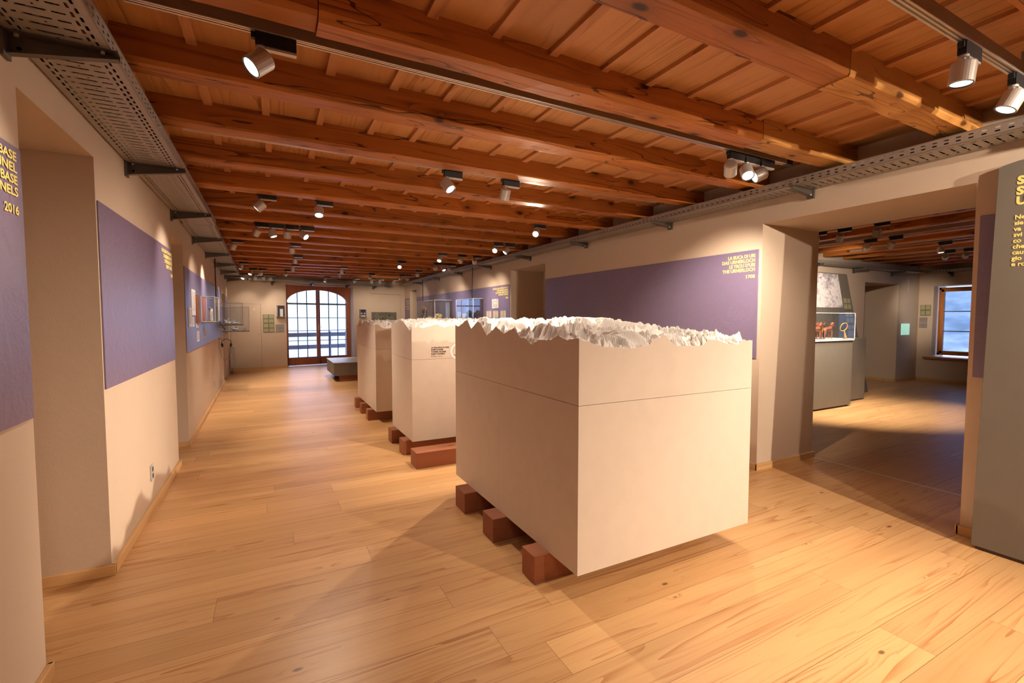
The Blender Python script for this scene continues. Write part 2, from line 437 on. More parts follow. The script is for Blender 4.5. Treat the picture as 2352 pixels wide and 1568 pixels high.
# ------------------------------------------------------------------ mesh helpers
class MB:
    def __init__(s): s.v = []; s.f = []; s.mi = []; s.cur = 0; s.sm = []
    def add(s, vs, fs, smooth=False):
        o = len(s.v)
        s.v += [tuple(v) for v in vs]
        for f in fs:
            s.f.append(tuple(i + o for i in f)); s.mi.append(s.cur); s.sm.append(smooth)
        return s
    def box(s, x0, x1, y0, y1, z0, z1):
        if x0 > x1: x0, x1 = x1, x0
        if y0 > y1: y0, y1 = y1, y0
        if z0 > z1: z0, z1 = z1, z0
        return s.add([(x0, y0, z0), (x1, y0, z0), (x1, y1, z0), (x0, y1, z0), (x0, y0, z1), (x1, y0, z1), (x1, y1, z1), (x0, y1, z1)],
                     [(0, 3, 2, 1), (4, 5, 6, 7), (0, 1, 5, 4), (1, 2, 6, 5), (2, 3, 7, 6), (3, 0, 4, 7)])
    def prism(s, pts, z0, z1):
        """footprint polygon (counter-clockwise) extruded in z"""
        n = len(pts)
        vs = [(x, y, z0) for x, y in pts] + [(x, y, z1) for x, y in pts]
        fs = [tuple(reversed(range(n))), tuple(range(n, 2 * n))] + [(i, (i + 1) % n, n + (i + 1) % n, n + i) for i in range(n)]
        return s.add(vs, fs)
    def prismy(s, pts, y0, y1):
        """profile polygon in xz extruded in y"""
        n = len(pts)
        vs = [(x, y0, z) for x, z in pts] + [(x, y1, z) for x, z in pts]
        fs = [tuple(range(n)), tuple(reversed(range(n, 2 * n)))] + [(i, n + i, n + (i + 1) % n, (i + 1) % n) for i in range(n)]
        return s.add(vs, fs)
    def tube(s, p0, p1, r0, r1=None, n=16, caps=True):
        r1 = r0 if r1 is None else r1
        p0 = Vector(p0); p1 = Vector(p1)
        d = (p1 - p0).normalized()
        a = d.orthogonal().normalized(); b = d.cross(a)
        vs = []
        for p, r in ((p0, r0), (p1, r1)):
            for i in range(n):
                t = 2 * PI * i / n
                vs.append(p + a * (r * math.cos(t)) + b * (r * math.sin(t)))
        s.add(vs, [(i, (i + 1) % n, n + (i + 1) % n, n + i) for i in range(n)], True)
        if caps: s.add(vs, [tuple(reversed(range(n))), tuple(range(n, 2 * n))])
        return s
    def path(s, pts, r, n=8):
        for a, b in zip(pts[:-1], pts[1:]): s.tube(a, b, r, r, n)
        return s
    def torus(s, c, ax, R0, r, n=32, k=8):
        c = Vector(c); ax = Vector(ax).normalized()
        a = ax.orthogonal().normalized(); b = ax.cross(a)
        vs = []
        for i in range(n):
            t = 2 * PI * i / n
            d = a * math.cos(t) + b * math.sin(t)
            for j in range(k):
                u = 2 * PI * j / k
                vs.append(c + d * (R0 + r * math.cos(u)) + ax * (r * math.sin(u)))
        fs = [(i * k + j, ((i + 1) % n) * k + j, ((i + 1) % n) * k + (j + 1) % k, i * k + (j + 1) % k) for i in range(n) for j in range(k)]
        return s.add(vs, fs, True)
    def ball(s, c, rx, ry=None, rz=None, n=14, k=9, jit=0.0, seed=0):
        ry = ry or rx; rz = rz or rx
        vs = [(c[0], c[1], c[2] - rz)]
        for j in range(1, k):
            ph = -PI / 2 + PI * j / k
            for i in range(n):
                t = 2 * PI * i / n
                p = Vector((math.cos(ph) * math.cos(t), math.cos(ph) * math.sin(t), math.sin(ph)))
                q_ = 1 + jit * mn.noise(p * 2.3 + Vector((seed * 7.1, seed, 3)))
                vs.append((c[0] + rx * p.x * q_, c[1] + ry * p.y * q_, c[2] + rz * p.z * q_))
        vs.append((c[0], c[1], c[2] + rz))
        fs = [(0, 1 + (i + 1) % n, 1 + i) for i in range(n)]
        for j in range(k - 2):
            for i in range(n):
                a = 1 + j * n
                fs.append((a + i, a + (i + 1) % n, a + n + (i + 1) % n, a + n + i))
        l = len(vs) - 1
        a = 1 + (k - 2) * n
        fs += [(l, a + i, a + (i + 1) % n) for i in range(n)]
        return s.add(vs, fs, jit < 0.3)
    def build(s, name, mats, parent=None, bevel=0.0, loc=None, rz=0.0):
        me = bpy.data.meshes.new(name)
        me.from_pydata(s.v, [], s.f)
        if not isinstance(mats, (list, tuple)): mats = [mats]
        for m in mats: me.materials.append(m)
        me.polygons.foreach_set('material_index', s.mi)
        me.polygons.foreach_set('use_smooth', s.sm)
        me.update()
        o = bpy.data.objects.new(name, me)
        COL.objects.link(o)
        if loc is not None: o.location = loc
        o.rotation_euler = (0, 0, rz)
        if parent is not None: o.parent = parent
        if bevel > 0:
            md = o.modifiers.new('soft_edge', 'BEVEL')
            md.width = bevel; md.segments = 2; md.limit_method = 'ANGLE'; md.angle_limit = R(40)
        return o

def empty(name, loc, rz=0.0):
    o = bpy.data.objects.new(name, None)
    o.empty_display_size = 0.1
    o.location = loc; o.rotation_euler = (0, 0, rz)
    COL.objects.link(o)
    return o
def tag(o, label, cat, group=None, kind=None):
    o['label'] = label; o['category'] = cat
    if group: o['group'] = group
    if kind: o['kind'] = kind
    return o
def struct(o):
    o['kind'] = 'structure'
    return o
def kids(o): return [c for c in bpy.data.objects if c.parent == o]
def copy_tree(o, parent=None, ks=None):
    c = o.copy(); COL.objects.link(c)
    c.parent = parent
    for k in (ks if ks is not None else kids(o)):
        copy_tree(k, c)
    return c

def text_mesh(name, body, size, loc, parent, mat, align='RIGHT', width=None, bold=0.0, depth=0.0012, rot=None):
    """flat lettering as a mesh standing in the local x-z plane, facing -y"""
    cu = bpy.data.curves.new(name, 'FONT')
    cu.body = body; cu.size = size; cu.align_x = align
    cu.offset = bold; cu.extrude = depth / 2; cu.resolution_u = 3
    cu.space_line = 1.0
    o = bpy.data.objects.new(name, cu); COL.objects.link(o)
    dg = bpy.context.evaluated_depsgraph_get()
    me = bpy.data.meshes.new_from_object(o.evaluated_get(dg))
    bpy.data.objects.remove(o); bpy.data.curves.remove(cu)
    n = len(me.vertices)
    co = np.empty(n * 3); me.vertices.foreach_get('co', co); co = co.reshape(-1, 3)
    if width:
        w = co[:, 0].max() - co[:, 0].min()
        co[:, 0] *= width / max(w, 1e-6)
    new = np.stack([co[:, 0], -co[:, 2], co[:, 1]], 1)
    me.vertices.foreach_set('co', new.ravel()); me.materials.clear(); me.materials.append(mat); me.update()
    r = bpy.data.objects.new(name, me); COL.objects.link(r)
    r.location = loc; r.parent = parent
    if rot: r.rotation_euler = rot
    return r

def skinned(name, verts, edges, radii, mat, parent=None, loc=None, levels=1, rz=0.0):
    me = bpy.data.meshes.new(name)
    me.from_pydata(verts, edges, [])
    o = bpy.data.objects.new(name, me); COL.objects.link(o)
    sk = o.modifiers.new('s', 'SKIN')
    for i, r in enumerate(radii):
        sv = me.skin_vertices[0].data[i] if me.skin_vertices else None
        if sv: sv.radius = (r, r) if not isinstance(r, tuple) else r
    if me.skin_vertices: me.skin_vertices[0].data[0].use_root = True
    o.modifiers.new('u', 'SUBSURF').levels = levels
    o.modifiers['u'].render_levels = levels
    dg = bpy.context.evaluated_depsgraph_get()
    m2 = bpy.data.meshes.new_from_object(o.evaluated_get(dg))
    bpy.data.objects.remove(o)
    m2.materials.clear(); m2.materials.append(mat)
    for p in m2.polygons: p.use_smooth = True
    r = bpy.data.objects.new(name, m2); COL.objects.link(r)
    if loc is not None: r.location = loc
    r.rotation_euler = (0, 0, rz)
    if parent is not None: r.parent = parent
    return r

# ------------------------------------------------------------------ the shell
ZC = 2.87           # underside of the ceiling boards
def lx(y):          # hall-side face of the far left wall
    return -0.88 - 0.0175 * (y - 6.5)
FA = (-1.12, 15.15); FANG = math.atan2(1.15, 5.34)
fd = (math.cos(FANG), math.sin(FANG))
def far(s, d=0.0):  # s metres along the far wall, d metres out into the hall
    return (FA[0] + fd[0] * s + fd[1] * d, FA[1] + fd[1] * s - fd[0] * d)

fl = MB().box(-2.2, 14.4, -4.2, 17.0, -0.06, 0.0).build('floor', M['floor']); struct(fl)

c = MB()
c.box(-2.0, 4.75, -4.2, 16.9, ZC, ZC + 0.06)
c.cur = 1
BEAM_Y = [-2.40, -1.64, -0.88, -0.14, 0.595, 1.335, 2.075, 2.81, 3.555, 4.31, 5.07, 5.88, 6.66, 7.45, 8.22, 9.00, 9.76, 10.60, 11.46, 12.18, 12.86, 13.62, 14.38, 15.10, 15.80]
rb = random.Random(3)
for i in range(len(BEAM_Y) - 1):
    y0 = BEAM_Y[i] + 0.15; y1 = BEAM_Y[i + 1] + 0.01
    for k in range(-4, 13):
        x = 0.335 + 0.33 * k + rb.uniform(-0.012, 0.012)
        if x > 4.12 or x < -0.9: continue
        w = rb.uniform(0.020, 0.026)
        c.box(x - w, x + w, y0, y1, ZC - rb.uniform(0.020, 0.026), ZC)
ceil = c.build('ceiling', [M['board'], M['batten']]); struct(ceil)

w = MB()
w.box(-2.0, -0.86, -4.2, 2.53, 0, 3.0)
w.box(-2.0, -0.86, 2.53, 3.42, 2.40, 3.0)
w.box(-2.0, -1.65, 2.53, 3.42, 0, 2.40)
w.box(-2.0, -0.86, 3.42, 5.655, 0, 3.0)
w.prism([(-2.0, 5.655), (-0.86, 5.655), (-0.88, 6.47), (-2.0, 6.47)], 2.33, 3.0)
w.box(-2.0, -1.65, 5.655, 6.47, 0, 2.33)
w.prism([(-2.0, 6.47), (-0.88, 6.47), (lx(12.47), 12.47), (-2.0, 12.47)], 0, 3.0)
w.prism([(-2.0, 12.47), (lx(12.47), 12.47), (lx(13.2), 13.2), (-2.0, 13.2)], 2.08, 3.0)
w.box(-2.0, -1.65, 12.47, 13.2, 0, 2.08)
w.prism([(-2.0, 13.2), (lx(13.2), 13.2), (lx(14.46), 14.46), (-2.0, 14.46)], 0, 3.0)
w.box(-2.0, -1.10, 14.46, 16.2, 0, 3.0)
struct(w.build('wall_left', M['plaster']))

w = MB()
w.box(4.22, 5.15, -4.2, 1.345, 0, 3.0)
w.box(4.22, 5.15, 1.345, 2.865, 2.405, 3.0)
w.box(4.22, 5.15, 2.865, 6.855, 0, 3.0)
w.box(4.22, 5.15, 6.855, 8.13, 2.44, 3.0)
w.box(4.95, 5.15, 6.855, 8.13, 0, 2.44)
w.box(4.22, 5.15, 8.13, 14.80, 0, 3.0)
w.box(4.22, 5.15, 14.80, 15.58, 2.42, 3.0)
w.box(4.95, 5.15, 14.80, 15.58, 0, 2.42)
w.box(4.22, 5.15, 15.58, 17.0, 0, 3.0)
struct(w.build('wall_right', M['plaster']))

# far wall, running slightly askew, with the door recess
T = 0.75
w = MB()
w.box(-1.0, 1.57, 0, T, 0, 3.0)
w.box(1.57, 3.62, 0, T, 2.51, 3.0)
w.box(3.62, 4.21, 0, T, 0, 3.0)
w.box(4.21, 5.30, 0.06, T, 0.85, 2.32)
w.box(4.21, 5.30, 0, T, 0, 0.85)
w.box(4.21, 5.30, 0, T, 2.32, 3.0)
w.box(5.30, 6.4, 0, T, 0, 3.0)
struct(w.build('wall_far', M['plaster'], loc=(FA[0], FA[1], 0), rz=FANG))
struct(MB().box(-2.0, 5.15, -4.4, -4.2, 0, 3.0).build('wall_near', M['plaster']))

# second room
w = MB()
w.box(5.15, 11.50, 5.40, 6.2, 0, 3.0)
w.box(11.50, 12.98, 5.40, 6.2, 2.28, 3.0)
w.box(11.50, 12.98, 7.4, 7.6, 0, 2.28).box(11.3, 11.5, 6.2, 7.6, 0, 2.28).box(12.98, 13.2, 6.2, 7.6, 0, 2.28).box(11.3, 13.2, 6.2, 7.6, 2.28, 2.5)
w.box(12.98, 14.6, 5.40, 6.2, 0, 3.0)
struct(w.build('wall_back', M['plaster']))
w = MB()
WIN = [(3.70, 5.12), (1.0, 2.42), (-1.8, -0.4)]
w.box(13.97, 14.6, -4.2, 6.2, 2.26, 3.0)
w.box(13.97, 14.6, -4.2, 6.2, 0, 0.56)
ys = [-4.2] + [v for p in sorted(WIN) for v in p] + [5.45]
for i in range(0, len(ys), 2):
    w.box(13.97, 14.6, ys[i], ys[i + 1], 0.56, 2.26)
struct(w.build('wall_side', M['plaster']))
struct(MB().box(5.15, 14.6, -4.4, -4.2, 0, 3.0).build('wall_front', M['plaster']))
c = MB().box(4.75, 14.6, -4.2, 6.2, ZC, ZC + 0.06)
struct(c.build('ceiling', M['boardX']))

# roof slab so that no daylight leaks in
struct(MB().box(-2.2, 14.8, -4.5, 17.4, 3.0, 3.2).build('ceiling', M['plaster']))

# skirting
def skirt(name, x0, x1, y0, y1, mat='skirt', h=0.062):
    return struct(MB().box(x0, x1, y0, y1, 0, h).build(name, M[mat], bevel=0.003))
skirt('baseboard_left', -0.86, -0.838, -4.2, 2.545)
skirt('baseboard_left', -0.86, -0.838, 3.405, 5.67)
skirt('baseboard_left', -1.60, -0.838, 3.398, 3.42, 'skirtX')
skirt('baseboard_left', -1.60, -0.84, 2.53, 2.552, 'skirtX')
struct(MB().prism([(-0.88, 6.455), (-0.858, 6.455), (lx(12.48) + 0.022, 12.48), (lx(12.48), 12.48)], 0, 0.062).build('baseboard_left', M['skirt']))
struct(MB().prism([(lx(13.19), 13.19), (lx(13.19) + 0.022, 13.19), (lx(14.47) + 0.022, 14.47), (lx(14.47), 14.47)], 0, 0.062).build('baseboard_left', M['skirt']))
skirt('baseboard_left', -1.60, -0.862, 6.448, 6.47, 'skirtX')
skirt('baseboard_right', 4.198, 4.22, 2.85, 6.87)
skirt('baseboard_right', 4.198, 4.22, 8.12, 14.81)
skirt('baseboard_right', 4.198, 4.22, -4.2, 1.36)
skirt('baseboard_right', 4.198, 5.172, 2.843, 2.865, 'skirtX')
skirt('baseboard_right', 4.198, 5.172, 1.345, 1.367, 'skirtX')
struct(MB().box(0.02, 1.57, -0.022, 0, 0, 0.062).box(3.62, 6.0, -0.022, 0, 0, 0.062).build('baseboard_far', M['skirtX'], loc=(FA[0], FA[1], 0), rz=FANG))
struct(MB().box(5.15, 11.5, 5.378, 5.40, 0, 0.062).box(12.98, 13.97, 5.378, 5.40, 0, 0.062).box(11.5, 12.98, 7.378, 7.4, 0, 0.062).box(12.958, 12.98, 5.4, 7.378, 0, 0.062).build('baseboard_back', M['skirtX']))
struct(MB().box(13.948, 13.97, -4.2, 5.40, 0, 0.062).build('baseboard_side', M['skirt']))
struct(MB().box(5.125, 5.15, 1.367, 2.843, 0, 0.004).build('trim_1', M['alu']))

# ------------------------------------------------------------------ ceiling beams
ORD = ['first', 'second', 'third', 'fourth', 'fifth', 'sixth', 'seventh', 'eighth', 'ninth', 'tenth', 'eleventh', 'twelfth', 'thirteenth', 'fourteenth', 'fifteenth', 'sixteenth', 'seventeenth', 'eighteenth', 'nineteenth', 'twentieth', 'twenty-first']
def beam_mesh(x0, x1, y0, y1, z0, z1, seed, along='x', wane=0.014):
    """a hewn beam: chamfered section whose arrises wander along its length"""
    n = max(8, int((x1 - x0) / 0.09))
    mb = MB()
    vs = []
    for i in range(n + 1):
        x = x0 + (x1 - x0) * i / n
        def j(k, a=0.006): return a * mn.noise(Vector((x * 2.1, k * 5.3, seed * 9.7))) + 0.4 * a * mn.noise(Vector((x * 11, k * 3.3, seed * 4.7)))
        a = wane * (0.9 + 0.9 * mn.noise(Vector((x * 1.3, 1.5, seed * 3.1))))
        b = wane * (0.9 + 0.9 * mn.noise(Vector((x * 1.3, 8.5, seed * 3.1))))
        a = max(0.003, a); b = max(0.003, b)
        ring = [(y0 + j(1), z1), (y0 + j(2), z0 + a), (y0 + a + j(3), z0 + j(4)), (y1 - b + j(5), z0 + j(6)), (y1 + j(7), z0 + b), (y1 + j(8), z1)]
        for y, z in ring: vs.append((x, y, z) if along == 'x' else (y, x, z))
    m = 6
    fs = []
    for i in range(n):
        for k in range(m):
            q4 = (i * m + k, i * m + (k + 1) % m, (i + 1) * m + (k + 1) % m, (i + 1) * m + k)
            fs.append(q4 if along != 'x' else tuple(reversed(q4)))
    e0 = tuple(range(m)); e1 = tuple(n * m + k for k in range(m))
    fs += [e0, tuple(reversed(e1))] if along == 'x' else [tuple(reversed(e0)), e1]
    return mb.add(vs, fs)
vis = [y for y in BEAM_Y]
names = 'hewn larch beams across the hall ceiling'
for i, y in enumerate(BEAM_Y):
    xa = -0.88 if y < 6 else lx(y) - 0.02
    xb = 4.24
    yy = y
    if y < 1.0:
        o = beam_mesh(xa, xb, yy, yy + 0.16, 2.725, ZC + 0.01, i).build('ceiling_beam', M['beam'])
    elif abs(y - 1.335) < 0.01:
        o = beam_mesh(xa, 2.62, yy, yy + 0.165, 2.725, ZC + 0.01, i).build('ceiling_beam', M['beam'])
        e = beam_mesh(2.623, xb, yy - 0.004, yy + 0.168, 2.722, ZC + 0.01, 55).build('spliced_end', M['beamnew'], o)
        e['label'] = 'lighter knotty spliced-in beam end'
    elif abs(y - 2.075) < 0.01:
        o = beam_mesh(0.202, 3.03, yy, yy + 0.16, 2.715, ZC + 0.01, i, wane=0.02).build('ceiling_beam', M['beam'])
        beam_mesh(xa, 0.198, yy + 0.004, yy + 0.15, 2.728, ZC + 0.01, 57).build('spliced_end', M['beam'], o)
        e = beam_mesh(3.034, xb, yy - 0.004, yy + 0.158, 2.720, ZC + 0.01, 58).build('spliced_end', M['beamnew'], o)
        e['label'] = 'lighter knotty spliced-in beam end'
    else:
        o = beam_mesh(xa, xb, yy, yy + 0.155 + 0.01 * math.sin(i * 2.1), 2.72 + 0.006 * math.sin(i * 1.7), ZC + 0.01, i).build('ceiling_beam', M['beam'])
    k = i - 5
    if k < 0: lab = 'hewn larch ceiling beam behind the viewpoint, %s back' % ORD[-k - 1]
    elif k == 0: lab = 'nearest hewn larch ceiling beam, with a lighter spliced end at the opening wall'
    elif k == 1: lab = 'hewn larch ceiling beam just before the long near lighting track, spliced twice'
    else: lab = 'hewn larch ceiling beam across the hall, %s from the viewer' % ORD[k]
    tag(o, lab, 'ceiling beam', names)
for i in range(12):
    x = 5.55 + 0.72 * i
    o = beam_mesh(-4.2, 5.42, x, x + 0.15, 2.72, ZC + 0.01, 80 + i, along='y').build('ceiling_beam', M['beamY'])
    tag(o, 'orange-brown beam over the second room, %s from the dividing wall' % ORD[i], 'ceiling beam', 'beams in the second room')

# ------------------------------------------------------------------ cable trays
def tray(length, width, loc, rz, label, brackets, drop=0.0, small=False, bdrop=0.085):
    """local x along the tray, local y 0 (wall) .. width (hall side), z 0 = underside"""
    t = tag(empty('cable_tray', loc, rz), label, 'cable tray', 'perforated cable trays along the walls')
    if drop: t.rotation_euler = (0, drop, rz)
    base = MB()
    base.box(0, length, 0, width, 0, 0.002)
    base.build('tray_bottom', M['traysmall' if small else 'tray'], t)
    for yy in (0.0, width):
        f = MB().box(0, length, yy - 0.001, yy + 0.001, 0, 0.060)
        f.build('tray_side', M['flange'], t)
    MB().box(0, length, width - 0.006, width + 0.004, 0.058, 0.062).box(0, length, width - 0.004, width + 0.003, -0.002, 0.003).build('rolled_lip', M['steel'], t)
    nc = int((width - 0.03) / 0.021)
    for k in range(nc):
        rr = 0.0085 + 0.002 * ((k * 7) % 3) / 2
        yy = 0.02 + (width - 0.04) * (k + 0.5) / nc
        pts = []
        m_ = int(length / 0.45)
        for i in range(m_ + 1):
            pts.append((0.01 + (length - 0.02) * i / m_, yy + 0.004 * math.sin(i * 1.7 + k * 2.1), 0.004 + rr + (0.022 if k % 2 else 0.0) + 0.004 * (1 + math.sin(i * 0.9 + k))))
        MB().path(pts, rr, 6).build('cable', M['black'], t)  # unseen cables, added so the punched slots look dark from below
    for bx in brackets:
        b = MB()
        w_ = width + 0.02
        # tapering arm of folded sheet with web and lower lip, and wall foot
        b.add([(bx - 0.02, 0.0, -0.003), (bx - 0.02, w_, -0.003), (bx - 0.02, w_, -0.03), (bx - 0.02, 0.0, -bdrop),
               (bx - 0.018, 0.0, -0.003), (bx - 0.018, w_, -0.003), (bx - 0.018, w_, -0.03), (bx - 0.018, 0.0, -bdrop)],
              [(0, 1, 2, 3), (7, 6, 5, 4), (0, 4, 5, 1), (1, 5, 6, 2), (2, 6, 7, 3), (3, 7, 4, 0)])
        b.box(bx - 0.02, bx + 0.02, 0, w_, -0.006, -0.001)
        b.add([(bx - 0.02, 0, -bdrop), (bx + 0.012, 0, -bdrop), (bx + 0.012, w_, -0.03), (bx - 0.02, w_, -0.03),
               (bx - 0.02, 0, -bdrop + 0.002), (bx + 0.012, 0, -bdrop + 0.002), (bx + 0.012, w_, -0.028), (bx - 0.02, w_, -0.028)],
              [(0, 3, 2, 1), (4, 5, 6, 7), (0, 1, 5, 4), (1, 2, 6, 5), (2, 3, 7, 6), (3, 0, 4, 7)])
        b.box(bx - 0.03, bx + 0.03, -0.018, 0.004, -bdrop - 0.015, 0.01)
        br = b.build('bracket', M['darksteel'], t)
        for p0, p1, rr in (((bx, 0.03, -0.014), (bx, 0.03, -0.006), 0.008), ((bx, width - 0.03, -0.016), (bx, width - 0.03, -0.006), 0.007), ((bx - 0.026, 0.03, -0.05), (bx - 0.018, 0.03, -0.05), 0.008)):
            MB().tube(p0, p1, rr, n=8).build('bolt', M['alu'], br)
    return t
# left wall: local x runs down the hall (-Y direction flips so local y points to the hall)
t = tray(10.6, 0.31, (-0.85, 6.4, 2.567), R(-90), 'wide perforated cable tray on the niche wall, nearest stretch overhead',
         [6.4 - v for v in (5.70, 4.08, 2.44, 0.8, -0.8)])
ang2 = math.atan2(0.0175, 1.0)
t = tray(8.75, 0.31, (lx(15.15) + 0.012, 15.15, 2.567), R(-90) + ang2, 'perforated cable tray continuing along the far half of the niche wall',
         [15.15 - v for v in (7.38, 9.03, 10.7, 12.3, 13.6, 14.6)])
t = tray(19.2, 0.27, (4.20, -3.2, 2.615), R(90), 'perforated cable tray along the opening wall above the wide opening',
         [v + 3.2 for v in (0.75, 2.42, 4.02, 5.66, 7.35, 9.05, 10.75, 12.45, 14.2)], small=True, bdrop=0.06)
fx, fy = far(4.9, 0.02)
t = tray(4.35, 0.24, (fx, fy, 2.565), FANG + PI, 'cable tray across the far wall above the arched door', [0.6, 1.5, 2.6, 3.7], small=True)
t = tray(8.4, 0.24, (13.6, 5.385, 2.55), PI, 'cable tray above the showcases in the second room', [1.0, 2.6, 4.2, 5.8, 7.4], small=True)
t = tray(6.5, 0.24, (13.95, -1.3, 2.55), R(90), 'cable tray over the small window in the second room', [1.6, 3.4, 5.0, 6.1], small=True)

# ------------------------------------------------------------------ lighting tracks and track spotlights
def track(y, x0, x1, label, z=2.735, plug=False):
    t = tag(empty('lighting_track', (x0, y, z)), label, 'lighting track', 'lighting tracks under the ceiling')
    L_ = x1 - x0
    MB().box(0, L_, -0.020, 0.020, 0.004, 0.062).build('track_body', M['track'], t)
    MB().box(0, L_, -0.020, -0.012, 0, 0.004).box(0, L_, -0.004, 0.004, 0.001, 0.004).box(0, L_, 0.012, 0.020, 0, 0.004).build('track_lip', M['trackedge'], t)
    k = 0.35
    while k < L_:
        MB().tube((k, 0, 0.06), (k, 0, ZC - z + 0.005), 0.006, n=8).build('hanger', M['steel'], t)
        k += 1.2
    if plug:
        MB().box(L_, L_ + 0.07, -0.022, 0.022, 0.0, 0.05).tube((L_ + 0.07, 0, 0.02), (L_ + 0.1, 0, 0.0), 0.006).build('feed_plug', M['black'], t)
    return t
TR = {-1.95: 'sixth', -0.5: 'x'}
tracks = [(0.955, 'nearest'), (2.340, 'second'), (3.735, 'third'), (5.255, 'fourth'), (6.850, 'fifth'), (8.405, 'sixth'), (9.945, 'seventh'), (11.65, 'eighth'), (13.045, 'ninth'), (14.60, 'tenth')]
track(-0.55, -0.45, 3.75, 'lighting track hanging just behind the viewpoint')
track(-2.05, -0.45, 3.75, 'lighting track at the near end of the hall')
for y, n_ in tracks:
    track(y, -0.48 if y < 6 else lx(y) + 0.40, 3.70, 'slim lighting track across the hall, %s from the viewer' % n_, plug=True)

def spot_master():
    r = empty('track_spotlight', (0, 0, 0))
    MB().box(-0.012, 0.150, -0.017, 0.017, -0.058, 0.0).box(-0.028, -0.012, -0.012, 0.012, -0.03, -0.004).build('adapter', M['black'], r, bevel=0.002)
    MB().box(0.03, 0.150, -0.013, 0.013, -0.068, -0.058).build('driver_strip', M['alu'], r)
    MB().tube((0.012, 0, -0.058), (0.012, 0, -0.068), 0.019, n=20).tube((0.012, 0, -0.068), (0.012, 0, -0.086), 0.007, n=10).build('swivel', M['alu'], r)
    h = MB()
    # head: cylinder along local -z, pivot at origin
    n = 28
    prof = [(0.030, 0.032), (0.043, 0.028), (0.046, 0.022), (0.046, -0.062), (0.043, -0.064), (0.041, -0.056)]
    vs = []
    for r_, z_ in prof:
        for i in range(n):
            a = 2 * PI * i / n
            vs.append((r_ * math.cos(a), r_ * math.sin(a), z_))
    fs = [tuple(range(n))]
    for k in range(len(prof) - 1):
        for i in range(n):
            fs.append((k * n + i, (k + 1) * n + i, (k + 1) * n + (i + 1) % n, k * n + (i + 1) % n))
    h.add(vs, fs)
    ho = h.build('lamp_head', M['alu'], r)
    ring = MB()
    vs = []
    for r_, z_ in ((0.0455, -0.062), (0.0415, -0.0655), (0.0385, -0.060)):
        for i in range(n):
            a = 2 * PI * i / n
            vs.append((r_ * math.cos(a), r_ * math.sin(a), z_))
    ring.add(vs, [(k * n + i, (k + 1) * n + i, (k + 1) * n + (i + 1) % n, k * n + (i + 1) % n) for k in range(2) for i in range(n)])
    ring.build('bezel', M['black'], ho)
    ln = MB()
    ln.add([(0.0385 * math.cos(2 * PI * i / n), 0.0385 * math.sin(2 * PI * i / n), -0.059) for i in range(n)], [tuple(reversed(range(n)))])
    ln.build('lens', M['lens'], ho)
    return r, kids(r), ho, kids(ho)
SM, SMK, SMH, SMHK = spot_master()
first = [True]
def spot(x, y, aim, label, power=1.0, angle=46, z=2.735, rz=0.0, blend=0.9, group='track spotlights in the hall'):
    if first[0]:
        o, head = SM, SMH
        first[0] = False
        o.location = (x, y, z)
    else:
        o = SM.copy(); COL.objects.link(o)
        o.location = (x, y, z)
        for c_ in SMK:
            d = c_.copy(); COL.objects.link(d); d.parent = o
            if c_ is SMH:
                head = d
                for g in SMHK:
                    e = g.copy(); COL.objects.link(e); e.parent = d
    o.rotation_euler = (0, 0, rz)
    hp = Vector((0.012 * math.cos(rz), 0.012 * math.sin(rz), -0.118)) + Vector((x, y, z))
    d = (Vector(aim) - hp).normalized()
    rot = d.to_track_quat('-Z', 'Y')
    loc = Matrix.Rotation(-rz, 3, 'Z') @ (hp - Vector((x, y, z)))
    head.location = loc
    head.rotation_euler = (Matrix.Rotation(-rz, 3, 'Z') @ rot.to_matrix()).to_euler()
    tag(o, label, 'spotlight', group)
    ld = bpy.data.lights.new('spot_beam', 'SPOT')
    ld.energy = SPOT_W * power
    ld.color = WARM
    ld.spot_size = R(min(150, angle * 1.7)); ld.spot_blend = 1.0
    ld.shadow_soft_size = 0.022
    lo = bpy.data.objects.new('spot_beam', ld); COL.objects.link(lo)
    lo.location = hp + d * 0.075
    lo.rotation_euler = rot.to_euler()
    return o

